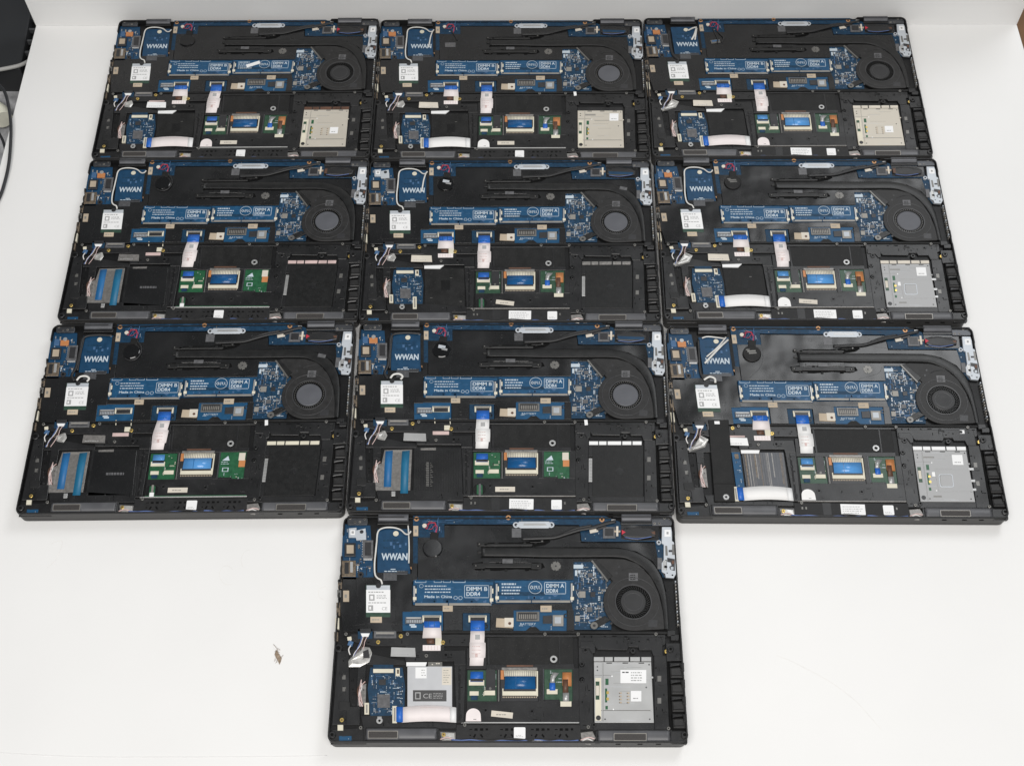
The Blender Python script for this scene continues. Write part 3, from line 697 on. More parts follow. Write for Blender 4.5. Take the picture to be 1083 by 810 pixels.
def coin(kind):
    def fn(b):
        if kind in ('tag',):
            b.tube([(310,60,14),(318,90,15),(322,110,15.5),(318,128,15)], 1.0, 'antenna_black'); b.bx(296, 112, 330, 128, 14.2, 15.2, 'tape_teal' if False else 'bezel_grey', .1, -8); b.bx(300,114,326,121,15.2,15.25,'trace_blue',0,-8)
            b.tube([(318,62,14.5),(332,84,15.5),(344,104,15.5),(336,126,14.6)], .9, 'antenna_black')
        elif kind == 'none':
            b.bx(296, 116, 334, 136, 14.0, 14.5, 'chip_grey', .1); b.dashes(300, 122, 330, 132, 2, 14.55, 'bezel_grey', 3)
            b.tube([(318,62,14.5),(332,84,15.5),(340,104,15.5)], .9, 'antenna_black')
        else:
            dz = 17.2 if kind == 'text' else 16.6
            b.cy(318, 106, 30 if kind != 'ring' else 28, 14, dz, 'gloss_black' if kind != 'text' else 'matte_black', 40, .9)
            b.pg([(312,60),(336,62),(332,86),(310,84)], 13, 15.5, 'matte_black', .4)
            if kind == 'text':
                b.bx(304, 96, 330, 101, dz, dz+.03, 'bezel_grey', 0, -4); b.bx(308, 103, 332, 107, dz, dz+.03, 'bezel_grey', 0, -4); b.bx(300, 92, 312, 95, dz, dz+.03, 'bezel_grey', 0, -4)
            if kind == 'ring': b.tube([(330,70,15.5),(346,90,16),(348,112,16),(336,132,15.5),(316,137,15),(300,130,14.8)], 1.0, 'antenna_black')
            if kind == 'white': b.bx(308, 92, 330, 103, dz, dz+.04, 'silver_bright', 0, 12); b.bx(318,102,336,109,dz,dz+.04,'silver',0,12)
    return fn
def red_wires(b):
    rnd = random.Random(9)
    for k in range(5):
        pts = [(298+rnd.uniform(-3,3), 42+rnd.uniform(-4,4), 14.5)]
        for j in range(4): pts.append((306+j*9+rnd.uniform(-7,7), 32+rnd.uniform(-14,24), 15+rnd.uniform(0,1.8)))
        pts.append((326+rnd.uniform(-6,6), 66+rnd.uniform(-3,5), 15))
        b.tube(pts, .28, 'wire_red' if k != 1 and k != 4 else ('antenna_black' if k == 3 else 'trace_blue'), 5, 6)
    b.cy(295, 42, 7, 13, 15.5, 'label_cream', 12, .4)
def star_screw(b):
    for k in range(3):
        a = math.radians(60*k+10); b.pg([(671+14*math.cos(a)-5*math.sin(a),158+13*math.sin(a)+5*math.cos(a)),(671-14*math.cos(a)-5*math.sin(a),158-13*math.sin(a)+5*math.cos(a)),(671-14*math.cos(a)+5*math.sin(a),158-13*math.sin(a)-5*math.cos(a)),(671+14*math.cos(a)+5*math.sin(a),158+13*math.sin(a)-5*math.cos(a))], 14, 14.6+.04*k, 'bezel_grey', .1)
    b.cy(671, 158, 7, 14.7, 15.4, 'bezel_grey', 14); b.cy(671,158,3,15.4,15.5,'chip',8,0)
def batt_conn(b):
    b.bx(558, 288, 624, 315, 12.8, 15, 'bezel_grey', .2); b.bx(563, 291, 618, 311, 15, 15.1, 'chip', 0)
    for k in range(9): b.bx(566+k*5.8, 296, 569+k*5.8, 309, 15.1, 15.3, 'coil', 0)
def coil_block(b): b.bx(662, 298, 693, 329, 12.8, 15.2, 'coil', .4); b.bx(668,304,686,322,15.2,15.3,'solder',0)
def mosfet(b): b.bx(634, 300, 660, 322, 12.8, 14.4, 'chip', .2)
def edge_conn(b): b.bx(240, 304, 288, 322, 12.8, 14.6, 'chip_grey', .2); b.bx(243, 304, 285, 308, 14.6, 15, 'silver', .1); [b.bx(244+k*5, 312, 246.5+k*5, 320, 14.6, 14.8, 'solder', 0) for k in range(9)]; b.bx(256,328,272,334,12.8,12.84,'silk_white',0)
def zif(x0, x1, y):
    def fn(b):
        b.bx(x0, y, x1, y+19, 12.8, 15.2, 'conn_cream', .25); b.bx(x0+5, y+6, x1-5, y+19, 15.2, 15.35, 'chip', 0)
        b.bx(x0+3, y+1, x1-3, y+5, 15.2, 15.8, 'coil', .1)
    return fn
def vid_ribbon(mt):
    def fn(b):
        b.strip([(293,328,342,328,15.6),(291,345,343,345,15),(289,364,344,364,13.6)], .3, mt)
        b.strip([(300,364,322,364,13.6),(302,380,324,380,13.5)], .3, 'brown')
        b.bx(290, 384, 341, 400, 12.6, 13.6, mt, .1); b.dashes(292,347,340,360,2,15.02,'label_cream',3) if False else None
        for k in range(5): b.bx(296+k*9, 386, 297+k*9, 398, 13.6, 13.63, 'wire_pink', 0)
        b.bx(326, 364, 344, 384, 12.6, 13.9, 'conn_cream', .15)
    return fn
def vid_stiff(b): b.strip([(293,316,339,316,15.6),(294,334,340,334,15.7)], .35, 'ribbon_blue'); b.bx(305,316,307,334,15.7,15.76,'flex_blue',0); b.bx(322,316,324,334,15.7,15.76,'flex_blue',0)
def novid(b):
    b.bx(326, 364, 344, 380, 12.6, 13.9, 'conn_cream', .15); b.bx(290, 384, 341, 396, 12.6, 13.2, 'wire_pink', .1)
    b.tube([(296,340,14),(297,358,13.4)], .5, 'conn_cream'); b.tube([(344,340,14),(345,360,13.4)], .5, 'conn_cream')
def main_ribbon(mt, sk):
    def fn(b):
        s = sk
        b.strip([(427,344,467,344,15.9),(426-s*.3,360,467-s*.3,360,16.4),(425-s*.6,376,466-s*.5,376,16.2),(424-s*.6,377,470-s*.5,378,16.2),(424-s,398,470-s*.8,398,15.4),(424-s,420,469-s,420,14.4),(425-s,421,465-s,421,14.4),(424-s,443,463-s,443,13.5)], .3, mt)
        b.bx(440-s*.5, 354, 454-s*.5, 368, 15.8, 16.46, 'ink_grey', 0)
        b.dashes(431-s*.8, 382, 462-s*.8, 414, 3, 16.5, 'wire_pink', 7, hgt=.14); b.bx(440-s, 408, 447-s, 418, 14, 15.4, 'wire_pink', 0)
    return fn
def main_stiff(b): b.strip([(427,314,467,314,15.6),(427,346,467,346,15.9)], .35, 'ribbon_blue'); b.dashes(432,332,462,338,1,15.97,'flex_blue',4)
def palm(b):
    z = 13.0; m_ = 'frame_black'
    b.pg([(84,352),(985,354),(985,382),(960,392),(736,384),(736,352),(470,352),(470,390),(416,392),(412,352),(84,352)][:5]+[(735,384),(735,360),(470,360),(470,386),(352,386),(352,404),(240,404),(240,386),(150,386),(84,372)], 10, z, m_, .3)
    # left pan
    b.pg([(46,400),(78,400),(80,612),(30,612)], 10, 14, m_, .4); b.pg([(104,430),(128,436),(122,560),(100,560)], 10, 12.5, m_, .3)
    b.rbx(50, 545, 82, 570, 4, 14, 15, 'shell_black', .3); b.rbx(70, 560, 110, 612, 4, 10, 14.6, m_, .4); b.pg([(80,395),(240,430),(240,440),(80,440)], 10, 12.6, m_, .3)
    b.cy(48, 392, 12, 10, 14.5, m_, 20, .4); b.cy(48, 392, 6, 14.5, 14.6, 'deep_black', 14, 0)
    for x, y in ((65,510),(64,476)): b.bx(x-5, y-6, x+5, y+6, 14, 14.2, 'bezel_grey', .05)
    # bay frame
    b.pg([(236,404),(412,398),(414,440),(380,440),(378,430),(240,430)], 10, 13.6, m_, .4)
    b.pg([(380,440),(414,440),(408,606),(386,606)], 10, 13.6, m_, .4); b.bx(392,452,398,600,13.6,13.9,'pan_black',.1)
    b.pg([(112,586),(236,586),(386,598),(386,622),(120,622)], 10, 12.6, m_, .3)
    b.cy(356, 412, 9, 13.6, 14.2, m_, 18, .2); b.cy(356,412,4,14.2,14.3,'deep_black',10,0); b.cy(398,462,5,13.6,14,m_,14,.2); b.cy(396,545,5,13.6,14,m_,14,.2)
    # battery tray
    b.pg([(472,362),(720,358),(722,440),(474,442)], 10, 12.0, 'matte_black', .2); b.pg([(474,362),(480,362),(482,441),(476,442)], 12, 12.8, m_, .2); b.bx(680,360,684,438,12,12.3,m_,.1)
    b.pg([(416,392),(472,388),(474,452),(414,452)], 10, 12.4, m_, .3)
    b.pg([(472,440),(724,438),(724,452),(472,454)], 10, 12.8, m_, .3)
    # touchpad plate round its three windows
    for r in ((502,452,513,545),(621,450,638,545),(416,545,740,606),(719,450,742,545),(638,540,682,546)): b.pg([(r[0],r[1]),(r[2],r[1]),(r[2],r[3]),(r[0],r[3])], 10, 12.6, m_, .25)
    b.bx(506, 455, 509, 545, 12.6, 13, 'bezel_grey', .1); b.bx(634, 452, 637, 540, 12.6, 13, 'gunmetal', .1)
    b.bx(470, 546, 475, 548, 12.6, 12.8, m_, 0)
    for x, y in ((603,573),(746,483),(746,440),(470,570)): b.ring(x, y, 4, 8, 12.6, 13, m_, 20); b.cy(x, y, 3, 12.6, 12.8, 'deep_black', 10, 0)
    # right frame with its lugs
    b.pg([(736,384),(778,384),(778,625),(738,625)], 10, z, m_, .35); b.pg([(736,360),(975,362),(978,414),(950,414),(944,398),(910,398),(906,388),(880,388),(876,398),(790,396),(780,384),(736,384)], 10, 13.8, m_, .35)
    b.pg([(952,414),(988,414),(996,626),(954,626)], 10, z, m_, .35); b.pg([(778,607),(954,607),(954,628),(778,628)], 10, z, m_, .3)
    b.pg([(740,372),(775,372),(784,384),(784,405),(774,408),(765,392),(740,390)], 13.6, 14.6, m_, .4)
    for x, y, r in ((756,398,8),(892,400,8),(746,438,7),(747,484,6),(880,366,5),(935,368,5),(780,612,7)): b.cy(x, y, r, 13, 14.6, m_, 18, .3); b.cy(x, y, r*.5, 14.6, 14.7, 'deep_black', 12, 0)
    for y in (480, 543): b.bx(962, y-8, 973, y+8, 13, 13.5, 'bezel_grey', .1)
    # right-hand ribbed channel
    b.pg([(986,378),(1030,378),(1036,428),(988,430)], 10, 15, m_, .4); b.pg([(988,430),(994,430),(1004,630),(998,630)], 10, 12, 'deep_black', .1); b.cy(1022,416,8,15,15.8,m_,16,.3)
    b.pg([(993,430),(1036,430),(1044,628),(1000,628)], 10, 10.6, 'deep_black', 0)
    for k, (y0, y1) in enumerate(((434,480),(482,527),(530,577),(580,624))):
        dx = (y0-430)*.055
        b.pg([(998+dx,y0+14),(1036+dx,y0+12),(1038+dx,y1-3),(1000+dx,y1-3)], 10, 14.2, 'fan_black', 1.2)        # moulded lobe
        b.pg([(996+dx,y0),(1030+dx,y0),(1026+dx,y0+7),(1008+dx,y0+9),(997+dx,y0+12)], 10, 17.4, 'frame_black', .9)   # curved web above it
        b.pg([(1026+dx,y0),(1038+dx,y0),(1039+dx,y0+24),(1030+dx,y0+22)], 10, 17.8, 'shell_black', .8)
        b.bx(1002+dx, y1-10, 1030+dx, y1-8.5, 14.2, 14.5, 'deep_black', 0)
    for x, y in ((1002,350),(1012,362)): b.rbx(x-12, y-8, x+12, y+8, 3, 12, 16, m_, .4)
    rnd = random.Random(71)
    for x0, y0, x1, y1, z_, n in ((84,354,240,384,13,10),(352,356,470,384,13,8),(736,356,980,364,13.8,6),(742,450,776,620,13,9),(954,420,990,620,13,10),(50,405,78,608,14,16),(82,440,104,606,10,14),(104,432,128,560,12.5,8),(414,560,740,602,12.6,9),(242,406,378,428,13.6,8),(384,442,412,600,13.6,10),(790,362,970,384,13.8,10),(140,590,384,620,12.6,14)):
        for _ in range(n):
            x, y = rnd.uniform(x0, x1-8), rnd.uniform(y0, y1-5); w_, h_ = rnd.choice(((9,2),(2,9),(4,4),(6,3),(3,6),(14,1.4),(1.4,14)))
            w_ = min(w_, x1-x); h_ = min(h_, y1-y)
            if rnd.random() < .55: b.bx(x, y, x+w_, y+h_, z_, z_+rnd.uniform(.3,1.0), 'frame_black', .15)
            else: b.bx(x, y, x+w_, y+h_, z_-.05, z_+.03, 'deep_black', 0)  # flat dark patches stand for shaded crevices
    # foot of the front edge
    b.pg([(30,626),(128,620),(128,668),(26,668)], 10, 12.4, m_, .3); b.bx(50, 644, 86, 664, 12.4, 13.2, 'pcb_bright', .2); b.scatter(50,644,86,664,10,13.2,['solder','trace_blue','chip'],5)
    b.bx(330, 628, 390, 662, 10, 13, m_, .3); b.rbx(1000,630,1048,668,5,10,15,m_,.4)
def tray_ring(b): b.ring(665, 424, 5, 10.5, 12.5, 13.6, 'silver', 24); b.cy(665, 424, 5, 12.5, 12.7, 'deep_black', 12, 0)
def speaker(x0, x1, y0, y1):
    def fn(b):
        yc = (y0+y1)/2; b.bx(x0, y0+4, x1, y1-2, 10, 14.6, 'frame_black', .8)
        p0, p1 = np.array([*L(x0+4,yc,15), .0142]), np.array([*L(x1-4,yc,15), .0142])
        b.tube3([p0+(p1-p0)*t for t in (0,.03,.5,.97,1)], .0052, 'speaker_grey', 3, 20, .62)
        b.bx(x0-6, y0+8, x0+8, y1, 10, 13.6, 'frame_black', .4); b.bx(x1-10, y0+6, x1+4, y1-2, 10, 13.8, 'frame_black', .4)
        for k in (.25,.55,.8): x = x0+(x1-x0)*k; b.bx(x, y1-3, x+14, y1+1, 10, 12.5, 'deep_black', .1)
    return fn
def grille(x0, x1, y0, y1):
    def fn(b): b.rbx(x0, y0, x1, y1, 3, 14, 17.9, 'speaker_grey', .4); b.rbx(x0+3, y0+3, x1-3, y1-3, 2, 17.9, 17.95, 'grille_frame', 0); b.rbx(x0+5, y0+5, x1-5, y1-5, 2, 17.95, 18.0, 'grille', 0)
    return fn
def front_strip(perf):
    def fn(b):
        b.pg([(386,612),(742,612),(742,656),(736,664),(392,664),(386,656)], 10, 13.6, 'strip_black', .3)
        if perf:
            for gx in (424, 512, 600, 668):
                for k, (dx, dy, w_, h_, r) in enumerate(((0,8,8,3,0),(14,6,9,7,0),(30,6,9,7,0),(46,6,7,6,0),(12,22,5,11,30),(32,22,5,11,-35),(0,24,4,4,0))):
                    if gx+dx > 726 or 545 < gx+dx < 590: continue
                    b.bx(gx+dx, 616+dy, gx+dx+w_, 616+dy+h_, 13.55, 13.62, 'deep_black', 0, r)
        else:
            for x in (408, 420, 690, 702): b.bx(x, 626, x+5, 634, 13.6, 13.7, 'bezel_grey', .05)
            b.bx(474, 612, 500, 662, 13.6, 13.75, 'antenna_black', .05)
        b.bx(400, 604, 738, 607, 10, 13.2, 'film_grey' if not perf else 'silver', .2)
    return fn
def small_label(x):
    def fn(b):
        b.rbx(x, 619, x+33, 652, 3, 13.5, 13.85, 'label_white', .05); b.dashes(x+5, 640, x+28, 648, 2, 13.88, 'ink_grey', 4, hgt=.35)
    return fn
def long_label(b): b.bx(530, 616, 606, 654, 13.5, 13.9, 'label_white', .05, 1); b.dashes(536, 621, 600, 650, 4, 13.93, 'ink_grey', 12, hgt=.3)
def front_wires(b):
    for y, mt, x0, x1 in ((660,'wire_blue',372,745),(664,'wire_blue',500,760),(657,'antenna_black',400,700),(662,'wire_white',600,690)):
        rnd = random.Random(y); b.tube([(x, y-3+rnd.uniform(-2.5,3), 15.2+rnd.uniform(-.5,.6)) for x in range(x0, x1, 28)], .7, mt, 4, 6)
    b.pg([(742,634),(776,630),(786,650),(770,668),(744,664)], 10, 14.2, 'film_grey', .5); b.tube([(740,664,14),(760,652,15),(778,660,14.5)], .7, 'wire_white'); b.tube([(742,656,14.2),(764,648,15),(782,652,14.5)], .6, 'wire_pink')
    b.pg([(340,632),(384,634),(384,658),(344,658)], 10, 13.4, 'film_grey', .3); b.tube([(340,654,14),(360,648,15),(380,655,14.5),(400,660,14)], .7, 'wire_pink')
def cellophane(b): b.pg([(346,634),(380,636),(382,656),(350,656)], 13, 13.8, 'foil', .2)
def touch(kind, film):
    def fn(b):
        g = 'pcb_green' if kind == 2 else 'pcb_green_dull'
        b.bx(418, 456, 502, 545, 9.8, 11, g, .1); b.bx(513, 450, 622, 545, 9.8, 10.8, 'chip', .1); b.pg([(636,450),(722,450),(722,568),(682,568),(682,545),(636,545)], 9.8, 11, g, .1)
        b.scatter(420, 500, 470, 543, 22, 11, ['solder','chip','pcb_green_dull','conn_cream'], 3, 1.5, 4)
        b.bx(422, 484, 466, 499, 11, 13, 'conn_cream', .2); b.strip([(427,460,463,460,12.6),(426,489,463,489,13.3)], .3, 'flex_blue_sheen' if film == 'flex_blue_sheen' else 'ribbon_blue'); b.bx(427,480,463,488,13.0,13.42,'chip',0)
        b.bx(424, 516, 450, 528, 11, 12.6, 'conn_cream', .2); b.bx(428, 520, 447, 541, 11, 12.2, 'pcb_dark', .2)
        b.bx(466, 514, 497, 527, 11, 12.8, 'conn_cream', .2)
        if kind == 1:
            b.bx(471, 454, 498, 514, 11, 12.6, 'chip', .2); b.cy(483, 508, 4, 12.6, 12.8, 'bezel_grey', 10); b.scatter(496,458,502,540,8,11,['conn_cream','solder'],4,1.5,3)
            b.scatter(638, 455, 690, 545, 36, 11, ['solder','chip','conn_cream','pcb_green_dull'], 6, 1.5, 4)
            b.strip([(664,462,680,464,13),(656,474,668,480,13.4),(654,492,668,494,12.8)], .3, 'silver'); b.strip([(653,492,669,492,12.9),(653,514,670,514,12.6)], .3, 'ribbon_blue'); b.bx(645, 510, 676, 524, 11, 12.6, 'conn_cream', .2)
            b.strip([(690,462,716,462,12.8),(690,500,716,502,13)], .3, 'copper_flex'); b.strip([(691,482,706,482,13.2),(691,520,707,520,13.1)], .3, 'brown'); b.strip([(691,520,709,520,12.9),(691,546,709,546,12.6)], .3, 'silver'); b.bx(684, 545, 716, 560, 11, 12.7, 'conn_cream', .2)
        else:
            b.text('A', 645, 482, 14, 11.1, 'silk_white', 22) if False else b.pg([(644,482),(662,466),(668,482)], 10.9, 11.06, 'silk_white', 0)
            b.dashes(642, 484, 672, 496, 2, 11.06, 'silk_white', 3, hgt=.3); b.bx(648, 506, 668, 520, 11, 11.06, 'silk_white', 0); b.bx(651,508,665,518,11.06,11.09,'pcb_green',0)
            b.bx(696, 456, 716, 482, 11, 12, 'label_cream', .1); b.bx(698, 480, 718, 504, 11, 11.6, 'copper_flex', .1); b.scatter(684,525,718,560,14,11,['solder','conn_cream'],8,1.5,4)
        if kind == 2: b.scatter(470, 458, 500, 512, 16, 11, ['solder','chip','pcb_green_dull','conn_cream'], 13, 1.5, 4); b.scatter(640, 522, 684, 543, 12, 11, ['solder','chip','silk_white'], 14, 1.5, 4); b.scatter(640,455,694,465,8,11,['solder','pcb_green_dull'],15,1.5,4)
        # wide flex in the middle window
        b.bx(513, 456, 522, 482, 10.8, 11.6, 'copper_flex', .1); b.strip([(522,456,616,456,12.4),(524,474,615,474,13)], .3, 'conn_cream')
        for k in range(16): b.bx(527+k*5.4, 458, 529+k*5.4, 473, 12, 13.04, 'coil', 0)
        b.bx(518, 508, 617, 528, 10.8, 12.8, 'conn_cream', .25); b.bx(521, 506, 614, 516, 12.8, 13.2, 'chip', .1)
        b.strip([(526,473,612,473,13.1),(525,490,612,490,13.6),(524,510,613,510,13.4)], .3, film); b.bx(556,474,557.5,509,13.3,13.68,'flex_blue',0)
        for k in range(20): b.bx(519+k*5, 531, 521.5+k*5, 535, 10.8, 11.2, 'tape_cream', 0)
        b.bx(516, 448, 618, 455, 10.8, 13.2, 'film_grey', .15); b.bx(530,441,606,446,12,13.4,'brown',.1)
        b.bx(616, 458, 620, 530, 10.8, 12, 'conn_cream', .1)
    return fn
def half_tab(kind):
    def fn(b):
        if kind in ('pink','white'):
            c = [(435+21*math.cos(math.radians(a)), 585-20*math.sin(math.radians(a))) for a in range(0, 181, 15)]
            b.pg([(457,602),*c,(413,602)], 12.6, 13.1, 'ribbon_'+kind, .05)
        else:
            b.cy(436, 583, 20, 12.6, 12.9, 'pan_black', 24, .1); b.bx(428, 568, 446, 600, 12.9, 13.0, 'pcb_green', .02); b.bx(434, 564, 441, 604, 13.0, 13.6, 'coil' if kind == 'hole' else 'chip_grey', .1)
            if kind == 'hole': b.bx(430, 590, 444, 604, 13, 14, 'label_white', .3); b.bx(416, 601, 735, 603.5, 12.6, 13, 'pcb_green', .1)
    return fn
def tag(rot):
    def fn(b): b.bx(486, 574, 548, 591, 12.6, 13.0, 'label_cream', .05, rot); b.dashes(500, 580, 536, 586, 1, 13.05, 'coil', 3)
    return fn
def cage(kind):
    M = {'R4':'silver','contacts':'cage_beige','plain':'cage_beige','square':'cage_silver','black':'cage_dark'}[kind]
    def fn(b):
        if kind == 'black':
            b.bx(790, 432, 950, 606, 10, 13.2, M, .2); b.bx(778, 432, 800, 470, 10, 13, 'frame_black', .2); b.bx(778, 558, 800, 606, 10, 12.6, 'frame_black', .2)
            b.bx(779, 476, 800, 556, 10, 12.4, 'silver' , .2); b.cy(876, 520, 12, 13.2, 13.25, 'frame_black', 20, 0)
            for y in range(480, 552, 5): b.bx(781, y, 798, y+1.2, 12.4, 12.5, 'bezel_grey', 0)
            return
        b.pg([(780,432),(944,432),(952,606),(782,606)], 10, 13.6, M, .3)
        b.bx(784, 478, 801, 600, 13.6, 13.7, 'conn_cream' if kind != 'square' else 'cage_silver', 0); b.bx(785,488,796,540,13.7,14,'pcb_green_dull',.1); b.bx(786,500,795,528,14,14.3,'label_cream',.1)
        for x0, y0, x1, y1 in ((813,480,822,498),(812,508,818,548),(813,558,820,568)): b.bx(x0, y0, x1, y1, 13.6, 13.75, 'pcb_green', .03)
        for y in (522, 540): b.bx(816, y-6, 823, y+2, 13.6, 13.9, 'brass', .05)
        for x, y in ((790,446),(790,456),(832,473),(836,568)): b.cy(x, y, 2.2, 13.6, 13.66, 'chip' if x < 800 else 'label_white', 8, 0)
        b.cy(793, 592, 7, 13.6, 14.2, 'chip', 14)
        rnd = random.Random(12)
        for k in range(14): y = rnd.uniform(438, 602); x = rnd.uniform(806, 880); b.bx(x, y, x+rnd.uniform(20, 64), y+.5, 13.6, 13.63, 'bezel_grey' if rnd.random() < .35 else 'silver_bright', 0)
        b.bx(804, 436, 806, 602, 13.6, 13.9, M, .1); b.bx(806, 436, 807, 602, 13.6, 13.66, 'bezel_grey', 0); b.bx(782, 470, 830, 471, 13.6, 13.66, 'bezel_grey', 0)
        for x in (816, 862, 908): b.bx(x, 434, x+16, 437, 13.6, 13.66, 'ink', 0)
        for x, y in ((938,440),(940,596),(812,596),(930,505)): b.cy(x, y, 2.4, 13.6, 13.66, 'ink', 8, 0)
        for y in (474, 568): b.bx(942, y, 950, y+5, 13.6, 14.2, M, .1)
        if kind == 'square':
            b.pg([(838,500),(946,494),(950,570),(842,572)], 13.6, 13.9, M, .15); b.rbx(848, 512, 892, 556, 6, 13.9, 14.05, 'silver_bright', .15); b.rbx(850.5, 514.5, 889.5, 553.5, 5, 14.05, 14.07, 'bezel_grey', 0); b.rbx(852.5, 516.5, 889, 553, 5, 14.07, 14.1, 'cage_silver', 0)
            b.bx(828,505,838,520,13.6,14.4,'label_white',.1); b.bx(808,452,842,457,13.6,13.66,'bezel_grey',0); b.bx(824,585,850,591,13.6,13.66,'bezel_grey',0)
            for y in (490,530,560): b.bx(944, y, 960, y+8, 12, 13.8, 'silver', .1)
        else:
            b.bx(800, 570, 948, 572, 13.6, 13.68, 'bezel_grey', 0); b.bx(842,478,944,479.5,13.6,13.68,'bezel_grey',0) if kind == 'plain' else None
            if kind == 'plain': b.bx(808,448,846,456,13.6,13.7,'coil',.03)
    return fn
def cage_top(mt):
    def fn(b):
        for k, (x0, x1) in enumerate(((780,808),(811,834),(838,880),(884,912),(916,944))): b.bx(x0, 418, x1, 430, 11, 13.3+.05*k, mt, .2)
        b.bx(779, 416, 945, 432, 10, 12.4, 'frame_black', .1)
    return fn
def contacts(b):
    for cx in (852, 874):
        for k in range(4): b.bx(cx, 519+k*9, cx+8, 523.5+k*9, 13.6, 13.72, 'tape_cream', .02); b.bx(cx, 521+k*9, cx+3, 523.5+k*9, 13.72, 13.76, 'ink', 0)
def cage_label(x0, y0, x1, y1, rows):
    def fn(b):
        b.bx(x0, y0, x1, y1, 13.5, 14.0 if rows < 9 else 13.8, 'label_white', .03); z = 14.04
        if rows > 2: b.dashes(x0+30, y0+4, x1-4, y1-4, rows, z, 'ink_grey', 4, hgt=.4); b.dashes(x0+5, y0+4, x0+26, y0+10, 1, z, 'ink', 5, hgt=.6)
        else: b.dashes(x0+6, y1-12, x1-6, y1-5, 1, z, 'ink_grey', 6)
    return fn
def reader_board(b):
    b.pg([(140,448),(232,448),(240,505),(236,586),(140,586),(132,510)], 10, 12.4, 'pcb_dark', .1)
    b.scatter(142, 468, 234, 582, 420, 12.4, ['solder','trace_blue','trace_blue','chip','silk_white','chip_grey'], 77, 1.2, 4, .5)
    b.bx(148, 440, 206, 452, 12.4, 14, 'pcb_dark', .2); b.bx(148, 452, 206, 463, 12.4, 14.2, 'conn_cream', .2); b.bx(212, 450, 224, 472, 12.4, 14, 'conn_cream', .2); b.bx(216,454,222,466,14,14.1,'port_brown',0)
    b.bx(123, 549, 136, 582, 11, 14, 'conn_cream', .2); b.bx(127,554,132,578,14,14.1,'coil',0)
    b.bx(160, 588, 172, 606, 10, 14.5, 'silver', .3); b.ring(166,600,3.5,9,14.4,15,'silver',16); b.cy(166,600,3.5,14.4,14.7,'deep_black',10,0)
def chip_at(x0, y0, x1, y1, z, h, mt='chip'):
    def fn(b): b.bx(x0, y0, x1, y1, z, z+h, mt, .15)
    return fn
def slot_plate(kind):
    def fn(b):
        if kind == 'silver':
            b.bx(246, 445, 374, 600, 10, 14, 'slot_silver', .25); b.pg([(243,433),(302,433),(298,444),(243,444)], 12, 14.4, 'label_white', .1); b.bx(305,432,346,446,12,13.6,'bezel_grey',.2); b.scatter(306,433,344,444,14,13.6,['label_cream','chip_grey'],3,2,6,.2)
        elif kind == 'sheen_stripes':
            b.bx(246, 440, 376, 600, 10, 12.2, 'gunmetal', .2); rnd = random.Random(5)
            for k in range(30): x = 249+k*4.2; b.bx(x, 442, x+rnd.uniform(.8,4), rnd.uniform(520,598), 12.2, 12.24+k*.001, rnd.choice(['film_grey','chip_grey','chip_grey','gunmetal','port_brown','chip']), 0)  # streak colours stand for reflections on a glossy ribbed plate
            b.pg([(243,433),(302,433),(298,444),(243,444)], 12, 14.4, 'label_white', .1)
        else:
            b.bx(244, 442, 380, 604, 10, 11.2, 'matte_black', .2); b.bx(300, 490, 330, 530, 11.2, 11.3, 'pan_black', 0); b.pg([(243,433),(310,431),(296,445),(243,444)], 12, 14.2, 'label_white', .1)
            for x, y in ((262,560),(330,480),(362,575)): b.bx(x, y, x+8, y+2, 11.2, 11.25, 'bezel_grey', 0)
    return fn
def slot_label(k):
    def fn(b):
        if k == 0: b.bx(269, 448, 301, 479, 13.9, 14.2, 'label_white', .03); b.dashes(286,452,299,474,3,14.24,'ink_grey',3,hgt=.3)
        elif k == 1: b.bx(345, 448, 372, 498, 13.9, 14.2, 'label_cream', .03); b.dashes(349,453,368,494,6,14.24,'coil',3,hgt=.25)
        else:
            b.bx(262, 513, 358, 545, 13.9, 14.15, 'ink', .02); b.bx(268,519,284,539,14.15,14.2,'ink_grey',0); b.bx(271,522,281,536,14.2,14.22,'ink',0)
            b.text('CE', 290, 536, 13, 14.2, 'ink_grey', 26); b.dashes(320, 520, 352, 538, 4, 14.2, 'ink_grey', 9, hgt=.3)
    return fn
def flat_ribbon(mt):
    def fn(b):
        zz = (14.6,15.2,15.8,16.2,16.4,16.2,15.6,14.8)
        b.strip([(230+(384-230)*i/7, 562-math.sin(i/7*math.pi)*6, 230+(384-230)*i/7, 606-math.sin(i/7*math.pi)*4, zz[i]) for i in range(8)], .3, mt)
        b.strip([(236+(380-236)*i/7, 568-math.sin(i/7*math.pi)*6, 236+(380-236)*i/7, 568.8-math.sin(i/7*math.pi)*6, zz[i]+.05) for i in range(8)], .05, 'wire_pink' if mt == 'ribbon_pink' else 'ribbon_white')
        b.strip([(368,561,368,604,15.9),(386,563,386,606,14.9)], .2, 'label_white')
    return fn
def flat_stiff(b): b.strip([(214,560,214,604,14.4),(233,561,233,605,14.9)], .3, 'ribbon_blue')
def flat_conn(b): b.bx(203, 558, 216, 607, 11, 14.2, 'conn_cream', .2); b.bx(207,563,212,602,14.2,14.3,'coil',0)
def pink_wires(b):
    for k, mt in enumerate(('wire_pink','wire_white','brown','wire_pink','wire_pink')):
        rnd = random.Random(k); b.tube([(118+rnd.uniform(-8,10), 486+rnd.uniform(-4,4), 13), (110+rnd.uniform(-5,9), 505, 14), (108+rnd.uniform(-4,10), 530, 13.5), (116+rnd.uniform(-6,8), 560, 12.5)], .6, mt, 5, 6)
    b.pg([(108,502),(128,494),(126,560),(104,556)], 10.5, 12.8, 'film_grey', .2)
